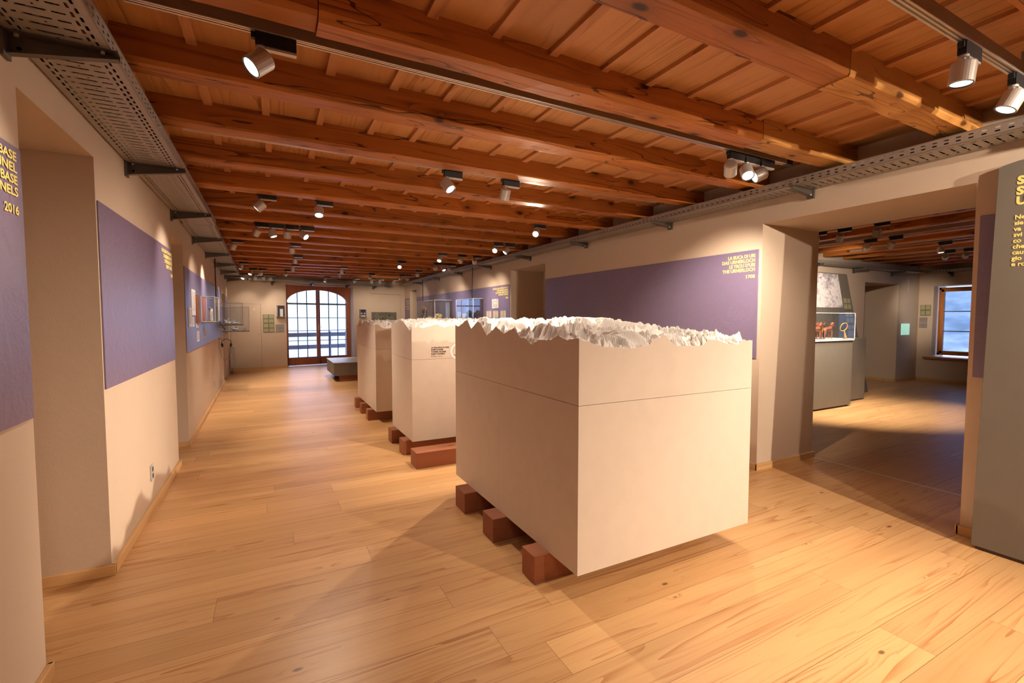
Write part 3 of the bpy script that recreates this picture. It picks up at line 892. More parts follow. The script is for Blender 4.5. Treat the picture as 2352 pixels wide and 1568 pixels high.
# (x, aim, power, label)
LAMPS = {
 0.955: [(2.78, (2.65, 1.15, 0.0), 1.4, 42, 'silver spotlight on the nearest track, pointing straight down with a bright lens'),
         (3.36, (2.6, 1.85, 0.2), 0.7, 50, 'silver spotlight on the nearest track, cut by the right edge of the view')],
 2.340: [(-0.02, (-0.86, 2.05, 1.75), 0.55, 40, 'large silver spotlight near the left end of the long near track, lens facing lower left'),
         (3.04, (4.22, 3.30, 1.55), 3.2, 36, 'leftmost of three spotlights bunched at the right end of the second track'),
         (3.22, (2.0, 0.7, 0.0), 0.8, 46, 'middle of three bunched spotlights on the second track, glaring at the viewer'),
         (3.40, (-0.86, 4.3, 0.55), 9.0, 30, 'rightmost of three bunched spotlights on the second track, tilted left')],
 3.735: [(1.32, (1.9, 2.9, 1.4), 1.5, 45, 'left of two grey spotlights on the third track, above the largest mountain model'),
         (1.87, (1.9, 4.75, 0.6), 2.0, 50, 'right of two grey spotlights on the third track, above the largest mountain model')],
 5.255: [(-0.07, (-0.87, 5.25, 1.85), 0.6, 34, 'left of two spotlights on the fourth track, lens tilted to the niche wall'),
         (0.46, (0.3, 3.9, 0.0), 1.2, 50, 'second spotlight on the fourth track, round lens lit and facing down'),
         (3.09, (1.2, 3.2, 0.8), 2.4, 60, 'glaring spotlight hanging alone near the right end of the fourth track')],
 6.850: [(-0.14, (-0.9, 7.6, 1.3), 0.9, 46, 'first from left of four spotlights in a row on the fifth track'),
         (0.03, (0.9, 6.3, 0.0), 1.8, 46, 'second from left of four spotlights in a row on the fifth track, lens lit'),
         (0.21, (0.2, 7.9, 0.0), 1.8, 46, 'third from left of four spotlights in a row on the fifth track'),
         (0.40, (1.6, 5.6, 1.3), 1.2, 42, 'fourth from left of four spotlights in a row on the fifth track, lens lit'),
         (3.26, (2.0, 5.3, 1.35), 1.3, 44, 'left of two spotlights at the right end of the fifth track, lens glaring'),
         (3.47, (2.3, 6.9, 1.3), 1.0, 44, 'right of two spotlights at the right end of the fifth track')],
 8.405: [(-0.50, (-0.9, 8.6, 1.6), 1.0, 46, 'spotlight beside the niche-side cable tray on the sixth track'),
         (0.32, (0.4, 9.2, 0.0), 2.2, 46, 'lone spotlight in the middle left of the sixth track'),
         (2.84, (2.2, 7.6, 1.3), 1.1, 44, 'left of three spotlights at the right of the sixth track'),
         (3.24, (4.22, 8.7, 1.7), 0.9, 44, 'middle of three spotlights at the right of the sixth track'),
         (3.55, (4.1, 9.6, 1.6), 0.9, 44, 'right of three spotlights at the right of the sixth track, close to the tray')],
 9.945: [(0.43, (0.3, 10.6, 0.0), 2.2, 48, 'tilted spotlight on the seventh track, left of the arched door'),
         (2.46, (2.0, 8.0, 1.2), 1.0, 44, 'lone spotlight right of centre on the seventh track'),
         (3.25, (4.1, 10.9, 1.5), 0.9, 42, 'left of three spotlights at the right of the seventh track'),
         (3.44, (3.7, 9.0, 0.9), 0.9, 42, 'middle of three spotlights at the right of the seventh track, lens lit'),
         (3.59, (4.1, 12.2, 1.5), 0.9, 42, 'right of three spotlights at the right of the seventh track')],
 11.65: [(-0.56, (-0.85, 11.6, 1.4), 1.2, 42, 'spotlight by the left tray on the eighth track, above the glass cases'),
         (0.46, (0.4, 12.2, 0.0), 4.5, 42, 'spotlight on the eighth track above the open floor, left of the bench'),
         (1.50, (1.8, 12.0, 0.3), 1.0, 48, 'spotlight on the eighth track in front of the arched door'),
         (3.33, (4.1, 12.4, 1.5), 0.9, 42, 'spotlight at the right of the eighth track, lens lit')],
 13.045: [(-0.42, (-0.9, 12.4, 1.3), 1.2, 42, 'left of a pair of spotlights on the ninth track, above the glass cases'),
          (-0.21, (-0.3, 15.3, 1.5), 1.0, 42, 'right of a pair of spotlights on the ninth track, near the flush door'),
          (0.35, (0.10, 15.4, 1.25), 1.3, 40, 'spotlight on the ninth track aimed at the green cards on the far wall'),
          (1.63, (0.9, 13.2, 0.0), 7.0, 38, 'spotlight on the ninth track before the arched door, glowing lens'),
          (2.42, (3.4, 16.1, 1.7), 0.9, 42, 'spotlight right of the arched door on the ninth track'),
          (3.26, (3.6, 16.1, 1.5), 0.9, 42, 'left of a pair at the right of the ninth track'),
          (3.44, (4.2, 14.4, 1.7), 0.9, 42, 'right of a pair at the right of the ninth track')],
 14.60: [(-0.65, (-1.0, 13.8, 1.4), 0.7, 42, 'leftmost spotlight on the farthest track, in the left corner'),
         (-0.37, (-0.6, 15.3, 1.6), 0.5, 42, 'long tilted spotlight on the farthest track above the flush door'),
         (-0.17, (0.1, 15.4, 1.3), 0.8, 40, 'third spotlight from the left on the farthest track'),
         (0.0, (0.35, 15.5, 1.7), 0.8, 40, 'fourth spotlight from the left on the farthest track, left of the arched door'),
         (1.43, (0.9, 14.4, 0.0), 5.0, 34, 'spotlight on the farthest track above the arched door'),
         (2.26, (2.7, 16.0, 1.6), 0.8, 40, 'spotlight on the farthest track just right of the arched door'),
         (2.76, (3.3, 16.1, 1.6), 0.7, 42, 'spotlight with a lit lens on the farthest track, above the dark picture'),
         (3.0, (3.8, 16.2, 1.6), 0.7, 42, 'second spotlight from the right on the farthest track'),
         (3.44, (4.2, 15.9, 1.7), 0.6, 42, 'last spotlight on the farthest track, in the right corner')],
}
for y, ls in LAMPS.items():
    far_ = 0.34 if y > 12 else (0.6 if y > 11 else 1.0)
    for x, aim, p, a, lab in ls:
        p *= far_
        spot(x, y, aim, lab, p, a)
for x, y, aim, p, lab in [(-0.1, -0.55, (-0.3, 0.9, 0.0), 0.6, 'added unseen spotlight over the left aisle, just behind the viewpoint'),  # out-of-view lamp added to light the near floor and niche wall
                          (1.7, -0.55, (1.8, 0.7, 0.0), 1.1, 'added unseen spotlight above the viewpoint, middle of its track'),  # out-of-view fill lamp added for the near floor
                          (3.2, -0.55, (4.22, 1.6, 2.0), 1.6, 'added unseen spotlight above the viewpoint, right end of its track'),  # out-of-view lamp added to brighten the wall around the opening
                          (0.5, -2.05, (0.2, 0.2, 0.0), 0.7, 'added unseen spotlight at the near end of the hall, left'),  # out-of-view lamp added to light the near part of the hall
                          (3.33, -2.05, (3.9, 1.8, 0.3), 8.0, 'spotlight at the near end of the hall, right')]:
    spot(x, y, aim, lab, p, 60)

R2 = [(6.894, 3.915, (7.3, 4.3, 1.3), 1.0, 'left of a pair of spotlights over the coach showcase'),
      (6.861, 3.60, (7.9, 4.4, 1.3), 1.0, 'right of a pair of spotlights over the coach showcase'),
      (7.016, 3.164, (8.2, 4.0, 0.3), 2.4, 'large tilted spotlight nearest the opening in the second room'),
      (8.28, 3.932, (9.9, 5.15, 1.9), 1.0, 'silver spotlight over the leaning photograph board'),
      (8.405, 3.60, (8.8, 4.6, 1.2), 0.8, 'tilted pale spotlight in the middle of the second room'),
      (9.64, 3.485, (9.4, 3.2, 0.0), 0.7, 'spotlight toward the window of the second room, lens lit'),
      (10.858, 3.883, (13.9, 5.3, 1.7), 1.0, 'small upright spotlight near the window of the second room'),
      (10.997, 3.60, (13.5, 5.2, 1.6), 0.6, 'long tilted spotlight nearest the window of the second room')]
for i, x in enumerate((6.95, 8.35, 9.65, 10.95)):
    t = tag(empty('lighting_track', (x, -3.8, 2.735)), 'lighting track in the second room, %s from the dividing wall' % ORD[i], 'lighting track', 'tracks in the second room')
    MB().box(-0.02, 0.02, 0, 8.6, 0.004, 0.062).build('track_body', M['track'], t)
    MB().box(-0.020, -0.012, 0, 8.6, 0, 0.004).box(0.012, 0.02, 0, 8.6, 0, 0.004).build('track_lip', M['trackedge'], t)
    for yy in (0.5, 4, 8): MB().tube((0, yy, 0.06), (0, yy, 0.14), 0.006).build('hanger', M['steel'], t)
snap = {6.894: 6.95, 6.861: 6.95, 7.016: 6.95, 8.28: 8.35, 8.405: 8.35, 9.64: 9.65, 10.858: 10.95, 10.997: 10.95}
for x, y, aim, p, lab in R2:
    spot(snap[x], y, aim, lab, p * (1.7 if x > 10.5 else 2.5), 18 if x > 10.5 else 40, rz=R(-90), group='track spotlights in the second room')

# ------------------------------------------------------------------ purple wall panels with lettering
def wall_thing(name, wall, a, z, label, cat, group=None, out=0.0):
    """an Empty on a wall: wall 'L','L2','R','F','B','S'; a = position along the wall; local x to the reader's right, -y out of the wall"""
    if wall == 'L': loc = (-0.86 + out, a, z); rz = R(90)
    elif wall == 'L2': loc = (lx(a) + out, a, z); rz = R(90) + ang2
    elif wall == 'R': loc = (4.22 - out, a, z); rz = R(-90)
    elif wall == 'F':
        p = far(a, out); loc = (p[0], p[1], z); rz = FANG
    elif wall == 'B': loc = (a, 5.40 - out, z); rz = 0.0
    elif wall == 'S': loc = (13.97 - out, a, z); rz = R(-90)
    return tag(empty(name, loc, rz), label, cat, group)
def panel(wall, a0, a1, z0, z1, label, lines=None, right=None, top=None):
    """a0 = left end, a1 = right end as read"""
    t = wall_thing('wall_panel', wall, a0, 0.0, label, 'wall panel', 'aubergine text panels along the walls')
    L_ = abs(a1 - a0)
    MB().box(0, L_, -0.009, 0.0, z0, z1).build('board', M['panel'], t, bevel=0.002)
    if lines:
        for s_, wd, zz in lines:
            text_mesh('lettering', s_, 0.046, (L_ - right, -0.0115, zz), t, M['yellow'], 'RIGHT', wd, 0.0012)
    return t
def title(l, yr, z=2.096, p=0.0445, wy=0.09, widths=None):
    out = [(s_, w_, z - i * p) for i, (s_, w_) in enumerate(l)]
    if yr: out.append((yr, wy, 1.893))
    return out
panel('L', -1.6, 2.515, 1.10, 2.153, 'aubergine wall panel at the left edge of the view, dated 2016',
      title([('GALLERIA DI BASE', 0.50), ('BASISTUNNEL', 0.40), ('TUNNEL DE BASE', 0.46), ('BASE TUNNELS', 0.41)], '2016', wy=0.11), 0.045)
panel('L', 3.435, 5.625, 1.087, 2.165, 'long aubergine wall panel between the two near niches on the left, glossy blue sheen',
      title([('GALLERIA STRADALE', 0.47), ('STRASSENTUNNEL', 0.40), ('TUNNEL ROUTIER', 0.37), ('ROAD TUNNEL', 0.29)], '1980'), 0.03)
panel('L2', 6.50, 12.44, 1.092, 2.10, 'aubergine wall panel behind the wall-mounted showcases on the left',
      title([('GALLERIA FERROVIARIA', 0.44), ('EISENBAHN', 0.30), ('CHEMIN DE FER', 0.36), ('RAILWAY', 0.26)], '1882', z=2.04), 0.05)
panel('L2', 13.24, 14.42, 1.10, 2.06, 'small dark wall panel in the far left corner')
panel('R', 6.83, 2.895, 1.10, 2.168, 'long aubergine wall panel titled LA BUCA DI URI, behind the largest model',
      title([('LA BUCA DI URI', 0.30), ('DAS URNERLOCH', 0.37), ('LE TROU D\u2019URI', 0.285), ('THE URNERLOCH', 0.365)], '1708', wy=0.095), 0.032)
panel('R', 1.318, -2.2, 1.10, 2.177, 'aubergine wall panel behind the leaning grey text board at the right edge')
panel('R', 14.77, 8.16, 1.10, 2.172, 'aubergine wall panel behind the right-hand showcases',
      title([('LA GALLERIA FERROVIARIA', 0.72), ('DER BAHNTUNNEL', 0.52), ('LE TUNNEL FERROVIAIRE', 0.58), ('RAILWAY TUNNEL', 0.45)], '1882', wy=0.13), 0.06)
t = panel('R', 16.25, 15.62, 1.10, 2.18, 'narrow dark panel with yellow title lines in the far right corner',
      title([('ZEITTAFEL', 0.42), ('CRONACA', 0.34), ('ANNEES', 0.46), ('YEARS', 0.36)], None, z=2.06, p=0.09), 0.04)

# ------------------------------------------------------------------ mountain relief models on sleepers
def interp(pts, q_):
    xs = [p[0] for p in pts]; zs = [p[1] for p in pts]
    return np.interp(q_, xs, zs)
def relief(x0, x1, y0, y1, left, front, env, label, seed, seams=None, step=0.0065, top0=1.33):
    """left: (y,z) profile of the x0 face, front: (x,z) profile of the y0 face, env: coarse height grid [y][x]"""
    t = tag(empty('mountain_model', ((x0 + x1) / 2, (y0 + y1) / 2, 0)), label, 'mountain model', 'mountain relief models down the middle of the hall')
    cx, cy = (x0 + x1) / 2, (y0 + y1) / 2
    nx = int((x1 - x0) / step) + 1; ny = int((y1 - y0) / step) + 1
    xs = np.linspace(x0, x1, nx); ys = np.linspace(y0, y1, ny)
    env = np.array(env)
    gx = np.linspace(0, env.shape[1] - 1, nx); gy = np.linspace(0, env.shape[0] - 1, ny)
    H = np.zeros((ny, nx))
    for j in range(ny):
        a = int(min(gy[j], env.shape[0] - 2)); fa = gy[j] - a
        row = env[a] * (1 - fa) + env[a + 1] * fa
        H[j] = np.interp(gx, np.arange(env.shape[1]), row)
    rid = np.zeros((ny, nx))
    for j in range(ny):
        for i in range(nx):
            p = Vector((xs[i] * 5.4 + seed * 13, ys[j] * 5.4, seed * 1.7))
            wv = mn.noise(p * 0.7) * 0.8
            p2 = Vector((p.x + wv, p.y - wv, p.z))
            r_ = mn.ridged_multi_fractal(p2 * 0.8, 1.15, 2.1, 3, 1.0, 1.9) * 2.0 + 0.50 * mn.ridged_multi_fractal(p2 * 2.3 + Vector((5, 9, 2)), 0.9, 2.2, 5, 1.0, 2.0)
            rid[j, i] = r_
    rid = (rid - rid.mean()) / (rid.std() + 1e-6)
    rid = np.clip(rid, -2.2, 2.0)
    Hn = H - 0.006 + 0.034 * rid
    # keep the cut faces at their surveyed outline
    lp = interp(left, ys); fp = interp(front, xs)
    jag = np.array([0.006 * mn.noise(Vector((v * 38, seed, 2))) for v in ys]); jagx = np.array([0.006 * mn.noise(Vector((v * 38, seed, 9))) for v in xs])
    dl = (xs - x0)[None, :]; df = (ys - y0)[:, None]
    wl_ = np.exp(-(dl / 0.055) ** 2); wf = np.exp(-(df / 0.055) ** 2)
    Hn = Hn + (lp + jag - Hn[:, 0])[:, None] * wl_
    Hn = Hn + (fp + jagx - Hn[0, :])[None, :] * wf
    Hn = np.where(Hn > 1.50, 1.50 + (Hn - 1.50) * 0.5, Hn)
    hx = xs - cx; hy = ys - cy
    vs = [(hx[i], hy[j], Hn[j, i]) for j in range(ny) for i in range(nx)]
    fs = [(j * nx + i, j * nx + i + 1, (j + 1) * nx + i + 1, (j + 1) * nx + i) for j in range(ny - 1) for i in range(nx - 1)]
    MB().add(vs, fs).build('terrain', M['model'], t)
    # upper casing: side walls whose top follows the terrain, running down to the seam
    up = MB(); zs0 = 1.052
    def side(path):
        n = len(path)
        v = [(px, py, zs0) for px, py, pz in path] + [(px, py, pz) for px, py, pz in path]
        up.add(v, [(k, k + 1, n + k + 1, n + k) for k in range(n - 1)])
    side([(hx[i], hy[0], Hn[0, i]) for i in range(nx)])
    side([(hx[-1], hy[j], Hn[j, -1]) for j in range(ny)])
    side([(hx[i], hy[-1], Hn[-1, i]) for i in reversed(range(nx))])
    side([(hx[0], hy[j], Hn[j, 0]) for j in reversed(range(ny))])
    a, b_, c_, d = hx[0], hx[-1], hy[0], hy[-1]
    up.add([(a, c_, zs0), (b_, c_, zs0), (b_, d, zs0), (a, d, zs0)], [(0, 3, 2, 1)])
    up.build('upper_casing', M['greige'], t)
    cuts = [c_] + [s_ - cy for s_ in (seams or [])] + [d]
    for k in range(len(cuts) - 1):
        g0 = 0.0007 if k else 0; g1 = 0.0007 if k < len(cuts) - 2 else 0
        MB().box(a, b_, cuts[k] + g0, cuts[k + 1] - g1, 0.16, 1.0495).build('lower_casing', M['greige'], t)
    MB().box(a + 0.01, b_ - 0.01, c_ + 0.01, d - 0.01, 1.045, 1.054).build('shadow_joint', M['ink'], t)
    return t
B1L = [(1.91, 1.397), (2.039, 1.384), (2.107, 1.408), (2.177, 1.378), (2.299, 1.373), (2.397, 1.34), (2.466, 1.375), (2.539, 1.381), (2.614, 1.437), (2.765, 1.396), (2.885, 1.441), (3.039, 1.373), (3.152, 1.463), (3.204, 1.473), (3.329, 1.418), (3.415, 1.489), (3.602, 1.43), (3.68, 1.441)]
B1F = [(1.38, 1.397), (1.413, 1.38), (1.449, 1.374), (1.54, 1.349), (1.732, 1.336), (1.854, 1.352), (1.885, 1.379), (1.98, 1.404), (2.025, 1.359), (2.07, 1.341), (2.28, 1.336), (2.34, 1.373), (2.427, 1.362), (2.505, 1.339), (2.597, 1.336), (2.65, 1.366), (2.692, 1.352), (2.74, 1.355)]
relief(1.38, 2.74, 1.91, 3.68, B1L, B1F,
       [[1.385, 1.355, 1.37, 1.37, 1.355], [1.40, 1.425, 1.425, 1.395, 1.365], [1.41, 1.445, 1.47, 1.42, 1.385], [1.43, 1.45, 1.475, 1.45, 1.41], [1.44, 1.445, 1.45, 1.45, 1.44]],
       'largest and nearest mountain model, white peaks on a beige box standing on three timbers', 1, seams=[2.84])
B2L = [(4.87, 1.413), (4.94, 1.359), (5.105, 1.422), (5.23, 1.461), (5.328, 1.473), (5.466, 1.456), (5.8, 1.42)]
B2F = [(1.33, 1.413), (1.367, 1.389), (1.398, 1.406), (1.452, 1.392), (1.539, 1.411), (1.619, 1.433), (1.703, 1.396), (1.769, 1.421), (1.95, 1.40), (2.2, 1.43), (2.5, 1.39), (2.70, 1.40)]
m2 = relief(1.33, 2.70, 4.87, 5.80, B2L, B2F,
       [[1.40, 1.41, 1.42, 1.42, 1.41], [1.44, 1.45, 1.46, 1.45, 1.44], [1.43, 1.445, 1.45, 1.45, 1.43]],
       'middle mountain model, beige box carrying a small tunnel diagram and title', 2, step=0.010)
B3L = [(6.68, 1.401), (7.174, 1.411), (7.297, 1.354), (7.442, 1.43), (7.799, 1.404), (7.942, 1.348), (8.043, 1.395), (8.25, 1.37)]
B3F = [(1.305, 1.401), (1.339, 1.416), (1.404, 1.359), (1.454, 1.349), (1.56, 1.36), (1.8, 1.41), (2.2, 1.42), (2.66, 1.40)]
relief(1.305, 2.66, 6.68, 8.25, B3L, B3F,
       [[1.40, 1.37, 1.39, 1.41, 1.41], [1.42, 1.41, 1.43, 1.43, 1.42], [1.42, 1.43, 1.43, 1.43, 1.42]],
       'farthest mountain model, beige box in front of the low bench', 3, step=0.012)
# print on the middle model (on its front face, local coordinates of the model)
lx0 = 1.33 - (1.33 + 2.70) / 2; ly0 = 4.87 - (4.87 + 5.80) / 2
for i, (s_, w_) in enumerate([('LA GALLERIA DI BASE', 0.205), ('BASISTUNNEL', 0.14), ('TUNNEL DE BASE', 0.17), ('BASE TUNNELS', 0.155)]):
    text_mesh('title_lettering', s_, 0.020, (lx0 + 0.215, ly0 - 0.0015, 1.170 - i * 0.0235), m2, M['ink'], 'LEFT', w_, 0.0006)
text_mesh('title_lettering', '\u00d8 8,8 m - 9,6 m', 0.017, (lx0 + 0.215, ly0 - 0.0015, 1.074), m2, M['tapwater'], 'LEFT', 0.125)
dg_ = MB()
def disc(mb, cx, cz, r0, r1, y, n=48):
    vs = []
    for i in range(n):
        a = 2 * PI * i / n
        vs += [(cx + r0 * math.cos(a), y, cz + r0 * math.sin(a)), (cx + r1 * math.cos(a), y, cz + r1 * math.sin(a))]
    mb.add(vs, [(2 * i, 2 * i + 1, 2 * ((i + 1) % n) + 1, 2 * ((i + 1) % n)) for i in range(n)])
dcx = lx0 + 0.53
disc(dg_, dcx, 1.128, 0.066, 0.098, ly0 - 0.0012)
dg_.cur = 1
disc(dg_, dcx, 1.128, 0.062, 0.066, ly0 - 0.0014)
disc(dg_, dcx, 1.128, 0.098, 0.1005, ly0 - 0.0014)
dg_.box(dcx - 0.058, dcx + 0.058, ly0 - 0.0014, ly0 - 0.001, 1.084, 1.089)
dg_.box(dcx - 0.0015, dcx + 0.0015, ly0 - 0.0014, ly0 - 0.001, 1.2285, 1.32)
disc(dg_, dcx, 1.335, 0.001, 0.015, ly0 - 0.0014, 20)
dg_.build('tunnel_diagram', [M['white'], M['greypanel']], m2)

def sleeper(x0, x1, y0, y1, z, label, group='timbers under the mountain models'):
    o = MB().box(0, x1 - x0, 0, y1 - y0, 0, z).build('timber_block', M['sleeper'], bevel=0.003, loc=(x0, y0, 0))
    return tag(o, label, 'timber block', group)
for ya, yb, z, lb in [(2.178, 2.325, 0.1595, 'dark red timber under the largest model, nearest of its three'), (2.725, 2.895, 0.1595, 'dark red timber under the largest model, middle of its three'), (3.235, 3.43, 0.1595, 'dark red timber under the largest model, farthest of its three')]:
    sleeper(1.28, 2.62, ya, yb, z, lb)
for ya, yb, lb in [(4.433, 4.655, 'brightly lit timber lying free in front of the middle model'), (4.965, 5.14, 'timber under the front edge of the middle model'), (5.50, 5.68, 'timber under the rear of the middle model')]:
    sleeper(1.248, 2.62, ya, yb, 0.1595, lb)
for ya, yb, lb in [(6.89, 7.05, 'nearest timber under the farthest model'), (7.44, 7.59, 'middle timber under the farthest model'), (7.96, 8.12, 'rear timber under the farthest model')]:
    sleeper(1.225, 2.60, ya, yb, 0.1595, lb)

# bench
b = tag(empty('bench', (2.0, 12.2, 0)), 'low grey box bench near the arched door, raised on red timbers', 'bench')
MB().box(-0.72, 0.72, -0.74, 0.74, 0.14, 0.43).build('bench_body', M['greypanel'], b, bevel=0.003)
MB().box(-0.73, 0.73, -0.75, 0.75, 0.433, 0.453).build('bench_top', flat('grey_bench_top', (0.40, 0.36, 0.34), 0.35), b, bevel=0.003)
sleeper(1.42, 2.6, 11.52, 11.68, 0.139, 'red timber under the front of the low bench', 'timbers under the bench')
sleeper(1.42, 2.6, 12.6, 12.76, 0.139, 'red timber under the back of the low bench', 'timbers under the bench')

# ------------------------------------------------------------------ leaning grey text board, right foreground
lb_ = tag(empty('leaning_board', (4.045, 1.226, 0.0), R(-90)), 'tall grey-brown text board leaning on the opening wall with yellow lettering', 'text board')
ln_a = math.atan2(0.135, 2.46)
lb_.rotation_euler = Matrix.Rotation(R(-90), 3, 'Z').to_euler()
pr = [(0, 0.02), (1.5, 0.02), (1.5, 2.50), (0.20, 2.492), (0.09, 2.484), (0.03, 2.472), (0, 2.462)]
bd = MB().prismy(pr, -0.02, 0.0).build('board', M['greypanel'], lb_, bevel=0.002)
bd.rotation_euler = (-ln_a, 0, 0)
MB().box(0.02, 1.48, -0.012, 0.012, 0, 0.022).build('foot_rail', M['ink'], lb_)
for s_, x, z in [('S', 0.090, 2.336), ('S', 0.090, 2.271), ('U', 0.091, 2.209)]:
    text_mesh('title_lettering', s_, 0.068, (x, -0.0215, z), bd, M['yellow'], 'LEFT', None, 0.0035)
for i, s_ in enumerate(['Ne', 'sie', 'va', 'svi', 'co', 'che', 'cau', 'gio', 'e ro']):
    text_mesh('text_lettering', s_, 0.037, (0.090, -0.0215, 2.118 - i * 0.0366), bd, M['yellow'], 'LEFT', None, 0.0012)

# ------------------------------------------------------------------ arched glazed door in the far wall
def door():
    d = empty('door_1', (FA[0], FA[1], 0), FANG)
    struct(d)
    yb = 0.34                                # depth of the frame inside the recess
    L0, L1 = 1.575, 3.60
    gx0, gx1, gc = 1.68, 3.52, 2.60
    zs, zt = 1.99, 2.385
    outer = MB()
    # head board with an elliptical cut-out, built as strips
    n = 40
    pts = []
    for i in range(n + 1):
        a = PI - PI * i / n
        pts.append((gc + (gx1 - gc) * math.cos(a), zs + (zt - zs) * math.sin(a)))
    top = 2.51
    for i in range(n):
        (xa, za), (xb, zb) = pts[i], pts[i + 1]
        outer.add([(xa, yb, za), (xb, yb, zb), (xb, yb, top), (xa, yb, top), (xa, yb + 0.06, za), (xb, yb + 0.06, zb), (xb, yb + 0.06, top), (xa, yb + 0.06, top)],
                  [(0, 1, 2, 3), (7, 6, 5, 4), (0, 4, 5, 1), (3, 2, 6, 7)])
    outer.box(L0, gx0, yb, yb + 0.06, 0, top).box(gx1, L1 + 0.02, yb, yb + 0.06, 0, top)
    outer.build('door_frame', M['frame'], d)
    for k, (a, b2) in enumerate(((gx0, gc - 0.005), (gc + 0.005, gx1))):
        lf = MB()
        lf.box(a, a + (0.022 if k == 0 else 0.052), yb - 0.012, yb + 0.045, 0.02, zs if k == 0 else zt - 0.004)
        lf.box(b2 - (0.052 if k == 0 else 0.022), b2, yb - 0.012, yb + 0.045, 0.02, zt - 0.004 if k == 0 else zs)
        lf.box(a, b2, yb - 0.012, yb + 0.045, 0.02, 0.235)
        leaf = lf.build('door_leaf', M['frame'], d, bevel=0.003)
        mu = MB()
        for z_, h_ in ((1.945, 0.026), (1.505, 0.011), (0.785, 0.010), (0.248, 0.018), (1.10, 0.010)):
            mu.box(a + 0.02, b2 - 0.02, yb + 0.005, yb + 0.03, z_ - h_, z_ + h_)
        ww = (b2 - a - 0.074) / 3
        x_s = a + (0.022 if k == 0 else 0.052)
        for q_ in (1, 2):
            xx = x_s + ww * q_
            u = (xx - gc) / (gx1 - gc)
            zz = zs + (zt - zs) * math.sqrt(max(0, 1 - u * u)) - 0.005
            mu.box(xx - 0.012, xx + 0.012, yb + 0.005, yb + 0.03, 0.235, zz)
        mu.build('glazing_bar', M['muntin'], leaf)
        g = MB()
        gp = [(a + 0.01, 0.24)] + [(b2 - 0.01, 0.24)]
        arc = [p for p in pts if a + 0.01 <= p[0] <= b2 - 0.01]
        poly = [(a + 0.01, 0.24), (b2 - 0.01, 0.24)] + list(reversed(arc))
        g.prismy(poly, yb + 0.016, yb + 0.020).build('door_glass', M['pane'], leaf)
    MB().box(gc - 0.012, gc + 0.012, yb - 0.028, yb - 0.014, 1.12, 1.32).box(gc - 0.008, gc + 0.008, yb - 0.06, yb - 0.02, 1.21, 1.225).box(gc - 0.008, gc + 0.10, yb - 0.06, yb - 0.048, 1.21, 1.225).build('door_handle', M['alu'], d)
    for z_ in (0.4, 1.15, 1.9):
        for xx in (gx0 - 0.015, gx1 + 0.015): MB().tube((xx, yb - 0.02, z_), (xx, yb - 0.02, z_ + 0.1), 0.009, n=8).build('hinge', M['steel'], d)
door()

# flush door in the far wall
d = empty('door_2', (FA[0], FA[1], 0), FANG); struct(d)
MB().box(0.12, 0.878, -0.004, 0.0, 0.066, 1.90).build('door_leaf', M['plaster'], d)
MB().box(0.113, 0.119, -0.005, 0.0, 0.0, 1.907).box(0.879, 0.885, -0.005, 0.0, 0.0, 1.907).box(0.113, 0.885, -0.005, 0.0, 1.901, 1.907).build('door_gap', M['greypanel'], d)
MB().tube((0.82, -0.004, 1.02), (0.82, -0.012, 1.02), 0.014).build('door_lock', M['steel'], d)
MB().box(0.69, 0.73, -0.008, -0.004, 1.74, 1.765).build('door_sign', M['white'], d)

# outside: terrace, railing, snowy slope
def outdoor():
    o = MB().box(-14, 24, 1.0, 60, -0.35, -0.05).build('snow_ground', M['snow'], loc=(FA[0], FA[1], 0), rz=FANG)
    tag(o, 'snow-covered terrace outside the arched door', 'snow', kind='stuff')
    n = 40; mb = MB(); vs = []
    for j in range(n + 1):
        for i in range(n + 1):
            x = -40 + 90 * i / n; y = 9 + 50 * j / n
            z = -0.2 + 0.42 * (y - 9) + 1.6 * mn.noise(Vector((x * 0.12, y * 0.12, 1))) + 0.7 * mn.noise(Vector((x * 0.4, y * 0.4, 5)))
            vs.append((x, y, z))
    mb.add(vs, [(j * (n + 1) + i, j * (n + 1) + i + 1, (j + 1) * (n + 1) + i + 1, (j + 1) * (n + 1) + i) for j in range(n) for i in range(n)], True)
    struct(mb.build('mountainside', M['snow'], loc=(FA[0], FA[1], 0), rz=FANG))
    r = tag(empty('balcony_railing', (FA[0], FA[1], 0), FANG), 'blue-grey balcony railing outside the arched door', 'railing')
    y0 = 1.9
    MB().box(0.5, 5.6, y0, y0 + 0.05, 0.845, 0.985).build('rail', M['rail'], r)
    MB().box(0.5, 5.6, y0, y0 + 0.05, 0.42, 0.56).build('rail', M['rail'], r)
    for x in (0.9, 3.45, 4.05, 5.5):
        MB().box(x, x + 0.07, y0 + 0.05, y0 + 0.12, -0.05, 1.02).build('post', M['rail'], r)
outdoor()

# daylight portals in the openings
def portal(loc, rot, sx, sy):
    ld = bpy.data.lights.new('daylight_portal', 'AREA'); ld.shape = 'RECTANGLE'; ld.size = sx; ld.size_y = sy
    ld.cycles.is_portal = True
    o = bpy.data.objects.new('daylight_portal', ld); COL.objects.link(o); o.location = loc; o.rotation_euler = rot
p = far(2.6, -0.5)
portal((p[0], p[1], 1.3), (R(-90), 0, FANG), 2.0, 2.5)

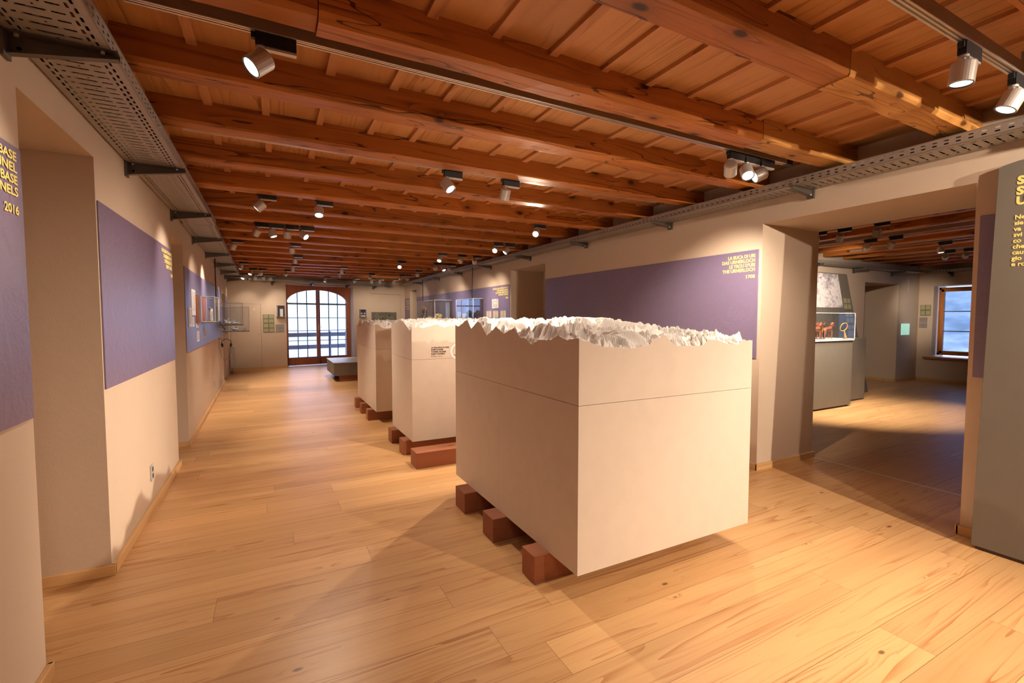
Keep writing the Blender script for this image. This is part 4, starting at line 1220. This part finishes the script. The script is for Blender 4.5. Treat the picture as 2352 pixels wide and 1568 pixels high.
# ------------------------------------------------------------------ windows of the second room
for k, (ya, yb) in enumerate(WIN):
    wd = empty('window_%d' % (k + 1), (13.97, yb, 0), R(-90)); struct(wd)   # local x = -Y, local y = into wall
    Lw = yb - ya
    fr = MB()
    x0, x1, z0, z1, dy = 0.03, Lw - 0.03, 0.62, 2.22, 0.20
    fr.box(x0, x0 + 0.05, dy, dy + 0.06, z0, z1).box(x1 - 0.05, x1, dy, dy + 0.06, z0, z1).box(x0, x1, dy, dy + 0.06, z1 - 0.05, z1).box(x0, x1, dy, dy + 0.06, z0, z0 + 0.05)
    fr.build('window_frame', M['framelight'], wd, bevel=0.003)
    mid = (x0 + x1) / 2
    for a, b2 in ((x0 + 0.045, mid), (mid, x1 - 0.045)):
        s_ = MB()
        s_.box(a, a + 0.055, dy - 0.015, dy + 0.04, z0 + 0.045, z1 - 0.045).box(b2 - 0.055, b2, dy - 0.015, dy + 0.04, z0 + 0.045, z1 - 0.045)
        s_.box(a, b2, dy - 0.015, dy + 0.04, z0 + 0.045, z0 + 0.10).box(a, b2, dy - 0.015, dy + 0.04, z1 - 0.10, z1 - 0.045)
        so = s_.build('casement', M['framelight'], wd, bevel=0.003)
        h = (z1 - z0 - 0.2) / 3
        g = MB()
        for q_ in (1, 2): g.box(a + 0.05, b2 - 0.05, dy, dy + 0.02, z0 + 0.1 + h * q_ - 0.011, z0 + 0.1 + h * q_ + 0.011)
        g.build('glazing_bar', M['muntin'], so)
        MB().box(a + 0.05, b2 - 0.05, dy + 0.008, dy + 0.012, z0 + 0.095, z1 - 0.095).build('window_glass', M['pane'], so)
        MB().box(a + 0.05, b2 - 0.05, dy + 0.05, dy + 0.051, z0 + 0.095, z1 - 0.095).build('insect_screen', M['screen'], so)
    MB().box(mid - 0.015, mid + 0.015, dy - 0.04, dy - 0.016, 1.17, 1.21).box(mid - 0.01, mid + 0.01, dy - 0.055, dy - 0.04, 1.08, 1.21).build('window_handle', M['alu'], wd)
    MB().prismy([(-0.10, 0.535), (Lw + 0.10, 0.535), (Lw + 0.14, 0.575), (-0.14, 0.575)], -0.10, 0.22).build('window_sill', M['framelight'], wd)
    for z_ in (0.85, 1.4, 2.0): MB().tube((x0 + 0.02, dy - 0.02, z_), (x0 + 0.02, dy - 0.02, z_ + 0.06), 0.008, n=8).build('hinge', M['steel'], wd)
    portal((14.3, (ya + yb) / 2, 1.42), (0, R(90), 0), 1.6, 1.36)
tag(MB().box(14.9, 60, -30, 40, -0.4, -0.1).build('snow_field', M['snow']), 'snow outside the window of the second room', 'snow', kind='stuff')

# ------------------------------------------------------------------ glass cases
def glass_case(parent, x0, x1, y0, y1, z0, z1, open_back=False):
    """five acrylic sheets with polished edges, local coordinates"""
    th = 0.005
    g = MB()
    g.box(x0, x1, y0, y0 + th, z0, z1).box(x0, x0 + th, y0 + th, y1, z0, z1).box(x1 - th, x1, y0 + th, y1, z0, z1).box(x0 + th, x1 - th, y0 + th, y1, z1 - th, z1)
    if not open_back: g.box(x0 + th, x1 - th, y1 - th, y1, z0, z1 - th)
    g.build('glass_cover', M['glass'], parent)
    e = MB(); w_ = 0.0035
    for xx in (x0, x1):
        for yy in (y0, y1): e.box(xx - w_, xx + w_, yy - w_, yy + w_, z0, z1)
    for zz in (z1, z0):
        e.box(x0, x1, y0 - w_, y0 + w_, zz - w_, zz + w_).box(x0, x1, y1 - w_, y1 + w_, zz - w_, zz + w_)
        e.box(x0 - w_, x0 + w_, y0, y1, zz - w_, zz + w_).box(x1 - w_, x1 + w_, y0, y1, zz - w_, zz + w_)
    e.build('glass_edge', M['edge'], parent)

GC = 'wall-mounted glass cases on the niche wall'
# case A: instruments / crystals
c1 = wall_thing('glass_case', 'L2', 8.1, 1.425, 'flat glass case on the niche wall holding metal instruments, nearest of the left cases', 'glass case', GC)
MB().box(0, 0.72, -0.18, 0, 0, 0.022).build('shelf', M['greypanel'], c1)
MB().box(0, 0.72, -0.012, 0, 0.022, 0.39).build('back_panel', M['frame'], c1)
glass_case(c1, 0, 0.72, -0.18, -0.013, 0.022, 0.39, True)
it = wall_thing('brass_instrument', 'L2', 8.35, 1.448, 'small brass and steel surveying instrument inside the nearest left glass case', 'instrument', out=0.09)
MB().tube((0, 0, 0), (0, 0, 0.012), 0.04, n=20).build('base', M['gold'], it)
MB().tube((0, 0, 0.012), (0, 0, 0.16), 0.008, n=10).build('stem', M['alu'], it)
MB().tube((-0.06, 0, 0.19), (0.07, 0, 0.20), 0.014, 0.018, n=14).torus((0, 0, 0.17), (0, 1, 0), 0.035, 0.004).build('telescope', M['steel'], it)
it = wall_thing('drill_core', 'L2', 8.6, 1.448, 'pale cylindrical sample standing in the nearest left glass case', 'rock sample', out=0.09)
MB().tube((0, 0, 0), (0, 0, 0.17), 0.028, n=20).build('core', M['crystal'], it)
MB().tube((0.08, 0, 0), (0.08, 0, 0.20), 0.02, n=20).build('core', M['crystal'], it)
# case B and C with crystals
c2 = wall_thing('glass_case', 'L2', 11.3, 1.365, 'glass case projecting from the niche wall, upper of the crystal cases', 'glass case', GC)
MB().box(0, 0.55, -0.43, 0, -0.018, 0.0).build('shelf', M['ink'], c2)
glass_case(c2, 0, 0.55, -0.43, -0.004, 0.0, 0.45)
c3 = wall_thing('glass_case', 'L2', 12.0, 1.21, 'deepest glass case on the niche wall, lower and farther of the crystal cases', 'glass case', GC)
MB().box(0, 0.40, -0.535, 0, -0.018, 0.0).build('shelf', M['ink'], c3)
glass_case(c3, 0, 0.40, -0.535, -0.004, 0.0, 0.54)
def crystal(wall, a, out, z, s, seed, label):
    t = wall_thing('crystal_cluster', wall, a, z, label, 'mineral', 'crystals in the left glass cases', out)
    rr = random.Random(seed)
    MB().ball((0, 0, s * 0.33), s * 0.95, s * 0.75, s * 0.34, 12, 8, 0.5, seed).build('matrix', M['crystal'], t)
    mb = MB()
    for k in range(9):
        a_ = rr.uniform(0, 2 * PI); b_ = rr.uniform(0.2, 1.1)
        d_ = Vector((math.cos(a_) * math.sin(b_), math.sin(a_) * math.sin(b_), math.cos(b_)))
        p0 = Vector((0, 0, s * 0.3)); p1 = p0 + d_ * s * rr.uniform(0.7, 1.15)
        mb.tube(p0, p1, s * 0.13, s * 0.11, 6).tube(p1, p1 + d_ * s * 0.22, s * 0.11, 0.002, 6)
    mb.build('crystal', M['crystal'], t)
    return t
crystal('L2', 11.5, 0.15, 1.366, 0.09, 1, 'tall white crystal at the wall side of the upper case')
crystal('L2', 11.6, 0.27, 1.366, 0.07, 2, 'long white crystal in the middle of the upper case')
crystal('L2', 11.5, 0.35, 1.366, 0.05, 5, 'smallest white crystal at the open end of the upper case')
crystal('L2', 12.2, 0.26, 1.211, 0.10, 3, 'broad white crystal in the lower case')
crystal('L2', 12.2, 0.44, 1.211, 0.05, 4, 'small upright crystal at the outer end of the lower case')
t = wall_thing('audio_tablet', 'L2', 11.15, 1.25, 'slanted black tablet beside the crystal cases on the niche wall', 'tablet')
o = MB().box(-0.09, 0.09, -0.008, 0, 0, 0.27).build('screen', M['black'], t, bevel=0.003); o.location = (0, -0.12, 0); o.rotation_euler = (R(-28), 0, 0)
MB().box(-0.02, 0.02, -0.10, 0, 0.05, 0.08).build('arm', M['steel'], t)
# headphones
hp = wall_thing('headphones', 'L2', 11.15, 0.92, 'black headphones hanging on their cable below the crystal cases', 'headphones', out=0.14)
mb = MB()
pts = [Vector((0, -0.085 * math.cos(a), 0.06 + 0.085 * math.sin(a))) for a in [PI * i / 14 for i in range(15)]]
pts = [Vector((0, -0.10, 0.02))] + pts[::1] + [Vector((0, 0.10, 0.02))]
mb.path(pts, 0.006, 8).build('headband', M['black'], hp)
for s_ in (-1, 1):
    MB().ball((0, s_ * 0.075, 0.02), 0.04, 0.022, 0.045).build('ear_cup', M['black'], hp)
MB().path([Vector((0, -0.075, -0.02)), Vector((0.01, -0.07, -0.12)), Vector((0.02, -0.02, -0.25)), Vector((0.03, 0.05, -0.30)), Vector((0.02, 0.10, -0.2)), Vector((0.0, 0.13, 0.0)), Vector((0.0, 0.135, 0.32))], 0.0022, 6).build('cable', M['black'], hp)
MB().tube((0, 0.135, 0.145), (0, -0.02, 0.145), 0.005).build('hook', M['steel'], hp)
# thin black rods
def rod(x, y, z0, z1, label):
    tag(MB().tube((0, 0, 0), (0, 0, z1 - z0), 0.009, n=12).tube((0, 0, 0), (0, 0, 0.006), 0.018, n=12).build('hanging_rod', M['black'], loc=(x, y, z0)), label, 'rod', 'thin black rods from the cable trays')
rod(lx(9.9) + 0.07, 9.9, 1.85, 2.567, 'thin black rod dropping from the niche-side cable tray over the showcases')
rod(3.98, 9.52, 1.937, 2.615, 'thin black rod dropping to the nearer right-hand glass case')
rod(3.93, 13.12, 1.97, 2.615, 'thin black rod dropping to the farther right-hand glass case')
# wooden relief panel and sheets on the left panel
t = wall_thing('picture', 'L2', 7.45, 1.43, 'tall narrow brown wooden picture beside the instrument case', 'picture')
MB().box(0, 0.24, -0.035, -0.009, 0, 0.38).build('frame', M['sleeper'], t, bevel=0.003)
MB().box(0.05, 0.19, -0.038, -0.035, 0.05, 0.33).build('image', M['darkphoto'], t)
for a, w_, z0, h_, lb in [(6.66, 0.27, 1.39, 0.235, 'lower white sheet at the near end of the left showcase panel'),
                          (7.00, 0.38, 1.535, 0.33, 'largest white sheet on the left showcase panel, set highest'),
                          (6.98, 0.20, 1.39, 0.12, 'small pale card under the largest white sheet'),
                          (7.50, 0.0, 0, 0, ''),
                          (7.42, 0.24, 1.37, 0.055, 'narrow white label below the wooden picture'),
                          (7.45, 0.24, 1.18, 0.14, 'pale card low on the left panel under the wooden picture'),
                          (8.32, 0.26, 1.20, 0.16, 'pale card low on the left panel under the instrument case')]:
    if w_ == 0: continue
    t = MB().box(0, w_, -0.016, -0.010, 0, h_).build('information_sheet', M['sheet'], loc=(lx(a), a, z0), rz=R(90) + ang2)
    tag(t, lb, 'information sheet', 'sheets on the left showcase panel')
# column of small text lines printed on the big left panel
# radiator in the far left corner
rd = tag(empty('radiator', (-1.00, 14.72, 0), R(90)), 'pale ribbed radiator in the far left corner', 'radiator')
mb = MB()
for k in range(5): mb.box(-0.235 + k * 0.095, -0.160 + k * 0.095, -0.10, 0.0, 0.12, 0.72)
mb.build('rib', M['radiator'], rd, bevel=0.012)
MB().box(-0.24, 0.24, -0.075, -0.03, 0.14, 0.18).build('header_pipe', M['radiator'], rd)
MB().box(-0.24, 0.24, -0.075, -0.03, 0.66, 0.70).build('header_pipe', M['radiator'], rd)
MB().tube((-0.25, -0.05, 0.16), (-0.25, -0.05, 0.0), 0.011).build('pipe', M['steel'], rd)
MB().tube((0.24, -0.05, 0.68), (0.28, -0.05, 0.68), 0.02).build('valve', M['steel'], rd)
MB().box(-0.02, 0.02, 0.0, 0.095, 0.3, 0.34).build('wall_bracket', M['steel'], rd)
# sockets
def socket(wall, a, z, label):
    t = wall_thing('wall_socket', wall, a, z, label, 'wall socket')
    MB().box(-0.04, 0.04, -0.010, 0, -0.062, 0.062).build('plate', M['socket'], t, bevel=0.003)
    for zz in (0.026, -0.026): MB().tube((0, -0.0105, zz), (0, -0.012, zz), 0.02, n=20).build('outlet', M['ink'], t)
socket('L', 4.47, 0.29, 'small grey double socket low on the niche wall above the skirting')
socket('L2', 9.9, 0.30, 'small socket low on the niche wall under the showcase panel')

# right-hand glass cases
GR = 'glass cases on the opening wall'
c4 = wall_thing('glass_case', 'R', 13.2, 1.30, 'longer glass case on the opening wall with rocks and a gilt-framed picture', 'glass case', GR)
MB().box(0, 1.70, -0.46, 0, -0.02, 0.0).build('shelf', M['greypanel'], c4)
MB().box(1.69, 1.72, -0.05, -0.009, 0, 0.655).build('end_frame', M['ink'], c4)
MB().box(1.30, 1.66, -0.03, -0.012, 0.02, 0.62).build('back_picture', photomat('blue_mountain_print', (0.12, 0.13, 0.16), (0.40, 0.48, 0.60), 3), c4)
glass_case(c4, 0, 1.69, -0.46, -0.010, 0.0, 0.665)
c5 = wall_thing('glass_case', 'R', 10.55, 1.30, 'shorter glass case on the opening wall with a felt hat and a paper sheet', 'glass case', GR)
MB().box(0, 1.08, -0.24, 0, -0.02, 0.0).build('shelf', M['greypanel'], c5)
MB().box(1.075, 1.095, -0.04, -0.009, 0, 0.63).build('end_frame', M['ink'], c5)
glass_case(c5, 0, 1.075, -0.24, -0.010, 0.0, 0.635)
t = wall_thing('framed_picture', 'R', 13.0, 1.43, 'small gilt-framed picture leaning in the longer right glass case', 'picture', out=0.40)
o = MB().box(0, 0.30, -0.02, 0, 0, 0.42).build('gilt_frame', M['gold'], t, bevel=0.004); o.rotation_euler = (R(-10), R(8), 0)
o2 = MB().box(0.05, 0.25, -0.024, -0.02, 0.05, 0.37).build('image', M['darkphoto'], t); o2.rotation_euler = (R(-10), R(8), 0)
MB().box(0.0, 0.30, -0.05, 0.05, -0.13, 0.0).build('plinth', M['greypanel'], t)
for a, s_, sd, lb in [(12.62, 0.10, 4, 'small yellowish mineral beside the gilt picture'), (12.38, 0.085, 6, 'pale yellow mineral lump in the longer right glass case'), (11.84, 0.125, 8, 'tall yellow-and-black rock at the near end of the longer right glass case')]:
    o = MB().ball((0, 0, s_ * 1.18), s_ * 0.9, s_ * 0.9, s_ * (1.5 if s_ > 0.15 else 1.0) * 1.1, 18, 14, 0.55, sd).build('rock_sample', M['rock'], loc=(3.96, a, 1.29 + s_ * 0.25))
    tag(o, lb, 'mineral', 'minerals in the right glass case')
t = wall_thing('felt_hat', 'R', 9.95, 1.56, 'grey-green felt hat trimmed with orange flowers in the shorter right glass case', 'hat', out=0.125)
t.rotation_euler = (R(0), R(-28), R(-90))
MB().ball((0, 0, 0.0), 0.17, 0.10, 0.018, 24, 8).build('brim', M['felt'], t)
MB().ball((0, 0, 0.05), 0.085, 0.07, 0.07).build('crown', M['felt'], t)
mb = MB(); rr = random.Random(5)
for k in range(14): mb.ball((-0.06 + rr.uniform(-0.05, 0.06), rr.uniform(-0.05, 0.03), 0.07 + rr.uniform(0, 0.07)), 0.022, 0.022, 0.018, 8, 5, 0.4, k)
mb.build('flower', M['orangemat'], t)
MB().tube((0.0, 0, -0.01), (0.0, 0, -0.26), 0.008).build('stand', M['steel'], t)
t = wall_thing('cloth_bundle', 'R', 10.05, 1.302, 'red and green cloth bundle below the felt hat', 'cloth', out=0.13)
MB().ball((0, 0, 0.05), 0.09, 0.06, 0.055, jit=0.25).build('red_cloth', M['redmat'], t)
MB().ball((0.04, 0, 0.125), 0.05, 0.04, 0.035, jit=0.25, seed=3).build('green_cloth', M['greenmat'], t)
tag(MB().box(-0.16, 0.16, -0.003, 0.003, 0, 0.30).build('paper_document', M['white'], loc=(4.10, 10.28, 1.305), rz=R(-90)), 'white paper document standing in the shorter right glass case', 'document')
tag(MB().ball((0, 0, 0.05), 0.06, 0.05, 0.055, jit=0.2).build('leather_pouch', M['darkphoto'], loc=(4.08, 9.75, 1.30)), 'small dark pouch to the right of the felt hat', 'pouch')
# cards and photo on the right panel
for a, lb in [(9.28, 'leftmost of three cream text cards right of the hat case'), (8.93, 'middle of three cream text cards right of the hat case'), (8.58, 'rightmost of three cream text cards right of the hat case'), (11.05, 'cream text card between the two right glass cases')]:
    tag(MB().box(0, 0.27, -0.016, -0.010, 0, 0.36).build('text_card', M['cardpale'], loc=(4.22, a, 1.30), rz=R(-90)), lb, 'text card', 'cream text cards on the right panel')
tag(MB().box(0, 0.31, -0.022, -0.010, 0, 0.20).build('photo_print', M['greyphoto'], loc=(4.22, 8.97, 1.70), rz=R(-90)), 'small black and white photo above the cream text cards', 'photo')

# ------------------------------------------------------------------ things on the far wall
GF = 'cards on the far wall'
def fcard(name, s0, s1, z0, z1, mat, lb, cat, grp=GF, th=0.008):
    p_ = far(s0)
    return tag(MB().box(0, s1 - s0, -th, 0, 0, z1 - z0).build(name, M[mat], loc=(p_[0], p_[1], z0), rz=FANG), lb, cat, grp)
fcard('text_card', 0.935, 1.235, 1.345, 1.600, 'card', 'upper yellow-and-grey text card left of the arched door', 'text card')
fcard('text_card', 0.938, 1.235, 1.075, 1.325, 'card', 'lower yellow-and-grey text card left of the arched door', 'text card')
fcard('text_card', 1.275, 1.500, 1.075, 1.31, 'cardgrey', 'plain grey text card beside the lower yellow one, by the arched door', 'text card')
def wallbox(s0, s1, z0, z1, lb, seed):
    p_ = far(s0)
    t = tag(empty('display_box', (p_[0], p_[1], z0), FANG), lb, 'display box', 'small dark display boxes by the arched door')
    w_ = s1 - s0; h_ = z1 - z0
    MB().box(0, w_, -0.012, 0, 0, h_).box(0, w_, -0.11, -0.012, 0, 0.012).build('back_panel', M['ink'], t)
    glass_case(t, 0, w_, -0.11, -0.013, 0.012, h_, True)
    if seed == 1:
        MB().box(w_ * 0.38, w_ * 0.75, -0.08, -0.03, 0.02, h_ * 0.7).build('exhibit', M['crystal'], t)
    else:
        MB().ball((w_ * 0.3, -0.06, h_ * 0.45), 0.03).ball((w_ * 0.72, -0.06, h_ * 0.45), 0.03).box(w_ * 0.2, w_ * 0.8, -0.09, -0.03, 0.012, h_ * 0.25).build('exhibit', M['greyphoto'], t)
wallbox(1.30, 1.52, 1.525, 1.875, 'dark glass display box with a pale block, left of the arched door', 1)
wallbox(3.80, 4.03, 1.53, 1.79, 'dark glass display box with two shiny knobs, right of the arched door', 2)
p_ = far(4.32, -0.06)
t = tag(empty('dark_picture', (p_[0], p_[1], 1.15), FANG), 'wide dark photograph in the recess right of the arched door', 'picture')
MB().box(0, 0.78, -0.02, 0.0, 0, 0.55).build('print', M['darkphoto'], t)
MB().box(-0.06, -0.01, -0.02, 0.0, 0, 0.55).build('side_strip', M['greypanel'], t)
MB().box(0.79, 0.84, -0.02, 0.0, 0, 0.55).build('side_strip', M['greypanel'], t)
mb = MB()
p2_ = far(4.72, 0.10)
t = tag(empty('statuette', (p2_[0], p2_[1], 1.2), FANG), 'small pale figure of a seated dog on a ledge before the dark photograph', 'statuette')
skinned('body', [(0, 0, 0.02), (0, 0, 0.10), (0.01, 0, 0.19), (0.02, 0, 0.24), (0.07, 0, 0.235), (0.03, 0, 0.12), (0.05, 0, 0.02), (-0.05, 0, 0.03)],
        [(0, 1), (1, 2), (2, 3), (3, 4), (2, 5), (5, 6), (0, 7)], [0.05, 0.05, 0.035, 0.032, 0.018, 0.022, 0.014, 0.02], M['rock'], t)
MB().box(-0.3, 0.3, -0.08, 0.10, -0.04, -0.012).build('ledge', M['greypanel'], t)
for i, s_ in enumerate((4.60, 4.75, 4.89, 5.06)):
    q_ = far(s_, -0.058)
    tag(MB().tube((0, 0, 0), (0, -0.012, 0), 0.009, n=10).build('wall_stud', M['alu'], loc=(q_[0], q_[1], 1.98), rz=FANG), 'small round stud in the recess, %s from left' % ORD[i], 'stud', 'studs in the recess')

# ------------------------------------------------------------------ second room things
sc_ = tag(empty('showcase', (6.3, 4.24, 0)), 'grey pedestal showcase whose glass case holds a yellow coach and horses', 'showcase')
MB().box(0, 2.45, 0.02, 0.70, 0.03, 1.125).build('pedestal', M['greypanel'], sc_, bevel=0.003)
MB().box(0.03, 2.42, 0.05, 0.67, 0.0, 0.03).build('plinth', M['ink'], sc_)
MB().box(-0.01, 2.46, 0.0, 0.72, 1.125, 1.148).build('top_plate', M['white'], sc_)
glass_case(sc_, 0, 2.46, 0.0, 0.72, 1.15, 1.58)
MB().box(1.07, 1.20, 0.012, 0.02, 0.98, 1.10).build('label_card', M['white'], sc_)
ped2 = tag(MB().box(0, 0.9, 0, 0.3, 0.02, 1.135).build('pedestal', M['greypanel'], loc=(8.80, 4.50, 0), bevel=0.003), 'second grey pedestal standing right behind the coach showcase', 'pedestal')

# coach
co = tag(empty('model_coach', (7.55, 4.50, 1.148)), 'yellow model stagecoach inside the glass showcase', 'model coach')
MB().prismy([(-0.13, 0.10), (0.08, 0.10), (0.13, 0.17), (0.12, 0.30), (-0.13, 0.30), (-0.16, 0.18)], -0.07, 0.07).build('coach_body', M['gold'], co, bevel=0.004)
for xx in (-0.09, 0.02): MB().box(xx, xx + 0.06, -0.073, -0.069, 0.20, 0.28).build('coach_window', M['ink'], co)
MB().box(-0.14, 0.13, -0.075, 0.075, 0.30, 0.315).build('roof', M['ink'], co)
MB().box(-0.12, 0.02, -0.05, 0.05, 0.315, 0.35).ball((0.05, 0, 0.345), 0.03).build('luggage', M['rock'], co)
MB().box(0.13, 0.24, -0.06, 0.06, 0.16, 0.19).box(0.14, 0.15, -0.06, 0.06, 0.19, 0.25).build('driver_seat', M['gold'], co)
for x, r_ in ((-0.12, 0.095), (0.20, 0.075)):
    for y in (-0.09, 0.09):
        wh = MB().torus((0, 0, 0), (0, 1, 0), r_ - 0.008, 0.008, 28, 6)
        for k in range(10):
            a = PI * k / 5
            wh.tube((0, 0, 0), ((r_ - 0.01) * math.cos(a), 0, (r_ - 0.01) * math.sin(a)), 0.003, n=5)
        wh.tube((0, -0.012, 0), (0, 0.012, 0), 0.014, n=10)
        wh.build('wheel', M['gold'], co, loc=(x, y, r_ + 0.001))
MB().tube((0.2, -0.09, 0.076), (0.2, 0.09, 0.076), 0.005).tube((-0.12, -0.09, 0.096), (-0.12, 0.09, 0.096), 0.005).tube((0.2, 0, 0.08), (0.85, 0, 0.10), 0.005).build('axle_and_pole', M['ink'], co)
def horse(x, y, mat, lb, s=1.0):
    h = tag(empty('model_horse', (x, y, 1.150)), lb, 'model horse', 'model horses drawing the coach')
    V = [(-0.10, 0, 0.175), (-0.04, 0, 0.168), (0.03, 0, 0.168), (0.085, 0, 0.178), (0.115, 0, 0.215), (0.140, 0, 0.255), (0.165, 0, 0.262), (0.195, 0, 0.235), (0.210, 0, 0.218),
         (-0.105, -0.028, 0.14), (-0.115, -0.030, 0.085), (-0.128, -0.030, 0.072), (-0.118, -0.030, 0.012), (-0.110, -0.030, 0.006),
         (-0.105, 0.028, 0.14), (-0.098, 0.030, 0.085), (-0.112, 0.030, 0.072), (-0.100, 0.030, 0.012), (-0.092, 0.030, 0.006),
         (0.085, -0.026, 0.135), (0.088, -0.028, 0.075), (0.084, -0.028, 0.012), (0.092, -0.028, 0.006),
         (0.085, 0.026, 0.135), (0.105, 0.028, 0.080), (0.100, 0.028, 0.018), (0.108, 0.028, 0.010),
         (0.148, -0.010, 0.282), (0.148, 0.010, 0.282), (-0.128, 0, 0.170), (-0.145, 0, 0.12), (-0.142, 0, 0.08)]
    Ed = [(0, 1), (1, 2), (2, 3), (3, 4), (4, 5), (5, 6), (6, 7), (7, 8), (0, 9), (9, 10), (10, 11), (11, 12), (12, 13), (0, 14), (14, 15), (15, 16), (16, 17), (17, 18),
          (3, 19), (19, 20), (20, 21), (21, 22), (3, 23), (23, 24), (24, 25), (25, 26), (5, 27), (5, 28), (0, 29), (29, 30), (30, 31)]
    Rr = [0.042, 0.040, 0.041, 0.040, 0.028, 0.021, 0.020, 0.014, 0.011, 0.024, 0.012, 0.009, 0.0065, 0.009, 0.024, 0.012, 0.009, 0.0065, 0.009,
          0.017, 0.010, 0.0065, 0.009, 0.017, 0.010, 0.0065, 0.009, 0.004, 0.004, 0.008, 0.009, 0.004]
    skinned('body', V, Ed, Rr, mat, h)
    MB().torus((0.095, 0, 0.195), (0.8, 0, 0.5), 0.040, 0.005, 20, 6).tube((0.09, -0.045, 0.17), (-0.10, -0.048, 0.16), 0.003, n=5).tube((0.09, 0.045, 0.17), (-0.10, 0.048, 0.16), 0.003, n=5).build('harness', M['ink'], h)
    return h
horse(7.90, 4.40, M['horse'], 'chestnut model horse of the near wheel pair, closest to the coach')
horse(7.90, 4.60, M['horsedark'], 'dark model horse of the wheel pair, far side')
horse(8.20, 4.38, M['horse'], 'chestnut model horse leading on the near side')
horse(8.19, 4.50, M['horsedark'], 'dark model horse leading in the middle of the front row')
horse(8.20, 4.62, M['horse'], 'chestnut model horse leading on the far side')
t = tag(empty('post_horn', (8.50, 4.28, 1.150)), 'gilt ring-shaped post horn on a small stand in the showcase', 'post horn')
MB().torus((0, 0, 0.20), (0.25, 1, 0.35), 0.07, 0.008, 36, 8).tube((0.02, 0, 0.135), (0.07, 0, 0.01), 0.006, 0.02, 14).build('horn', M['gold'], t)
MB().tube((0.06, 0, 0.0), (0.06, 0, 0.008), 0.035, n=20).build('foot', M['ink'], t)

# leaning photograph board
pb = tag(empty('photo_board', (9.0, 4.95, 0.0), 0.0), 'tall grey board leaning behind the showcase with a large old photograph', 'photo board')
bd = MB().prismy([(0.0, 0.0), (1.75, 0.0), (1.52, 2.42), (-0.22, 2.42)], -0.03, 0.0).build('board', M['greypanel'], pb, bevel=0.003)
bd.rotation_euler = (-math.atan2(0.36, 2.42), 0, 0)
o = MB().prismy([(0.12, 1.72), (1.22, 1.72), (1.17, 2.40), (0.02, 2.40)], -0.036, -0.030).build('photograph', M['photo'], bd)
for z0, mt in ((1.68, 'card'), (1.40, 'card'), (1.13, 'cardgrey')):
    MB().box(1.25 + (1.68 - z0) * 0.05, 1.52 + (1.68 - z0) * 0.05, -0.036, -0.030, z0, z0 + 0.24).build('text_card', M[mt], bd)
# things on the back wall and by the window
tag(MB().box(0, 0.36, -0.02, 0, 0, 0.265).build('green_sign', M['greenglow'], loc=(13.16, 5.40, 1.10)), 'pale green glowing notice on the back wall of the second room', 'sign')
tag(MB().box(0, 0.22, -0.006, 0, 0, 0.32).build('access_panel', M['plaster'], loc=(13.42, 5.40, 2.12)), 'plaster-coloured access panel high on the back wall', 'access panel')
# cards on the narrow strip of wall beside the window
for y0, z0, w_, h_, mt, lb in [(5.36, 1.555, 0.20, 0.255, 'card', 'yellow-and-grey text card beside the small window'), (5.37, 1.395, 0.15, 0.12, 'cardgrey', 'upper small grey card beside the small window'), (5.37, 1.265, 0.15, 0.115, 'cardgrey', 'lower small grey card beside the small window')]:
    tag(MB().box(0, w_, -0.008, 0, 0, h_).build('text_card', M[mt], loc=(13.97, y0, z0), rz=R(-90)), lb, 'text card', 'cards beside the small window')
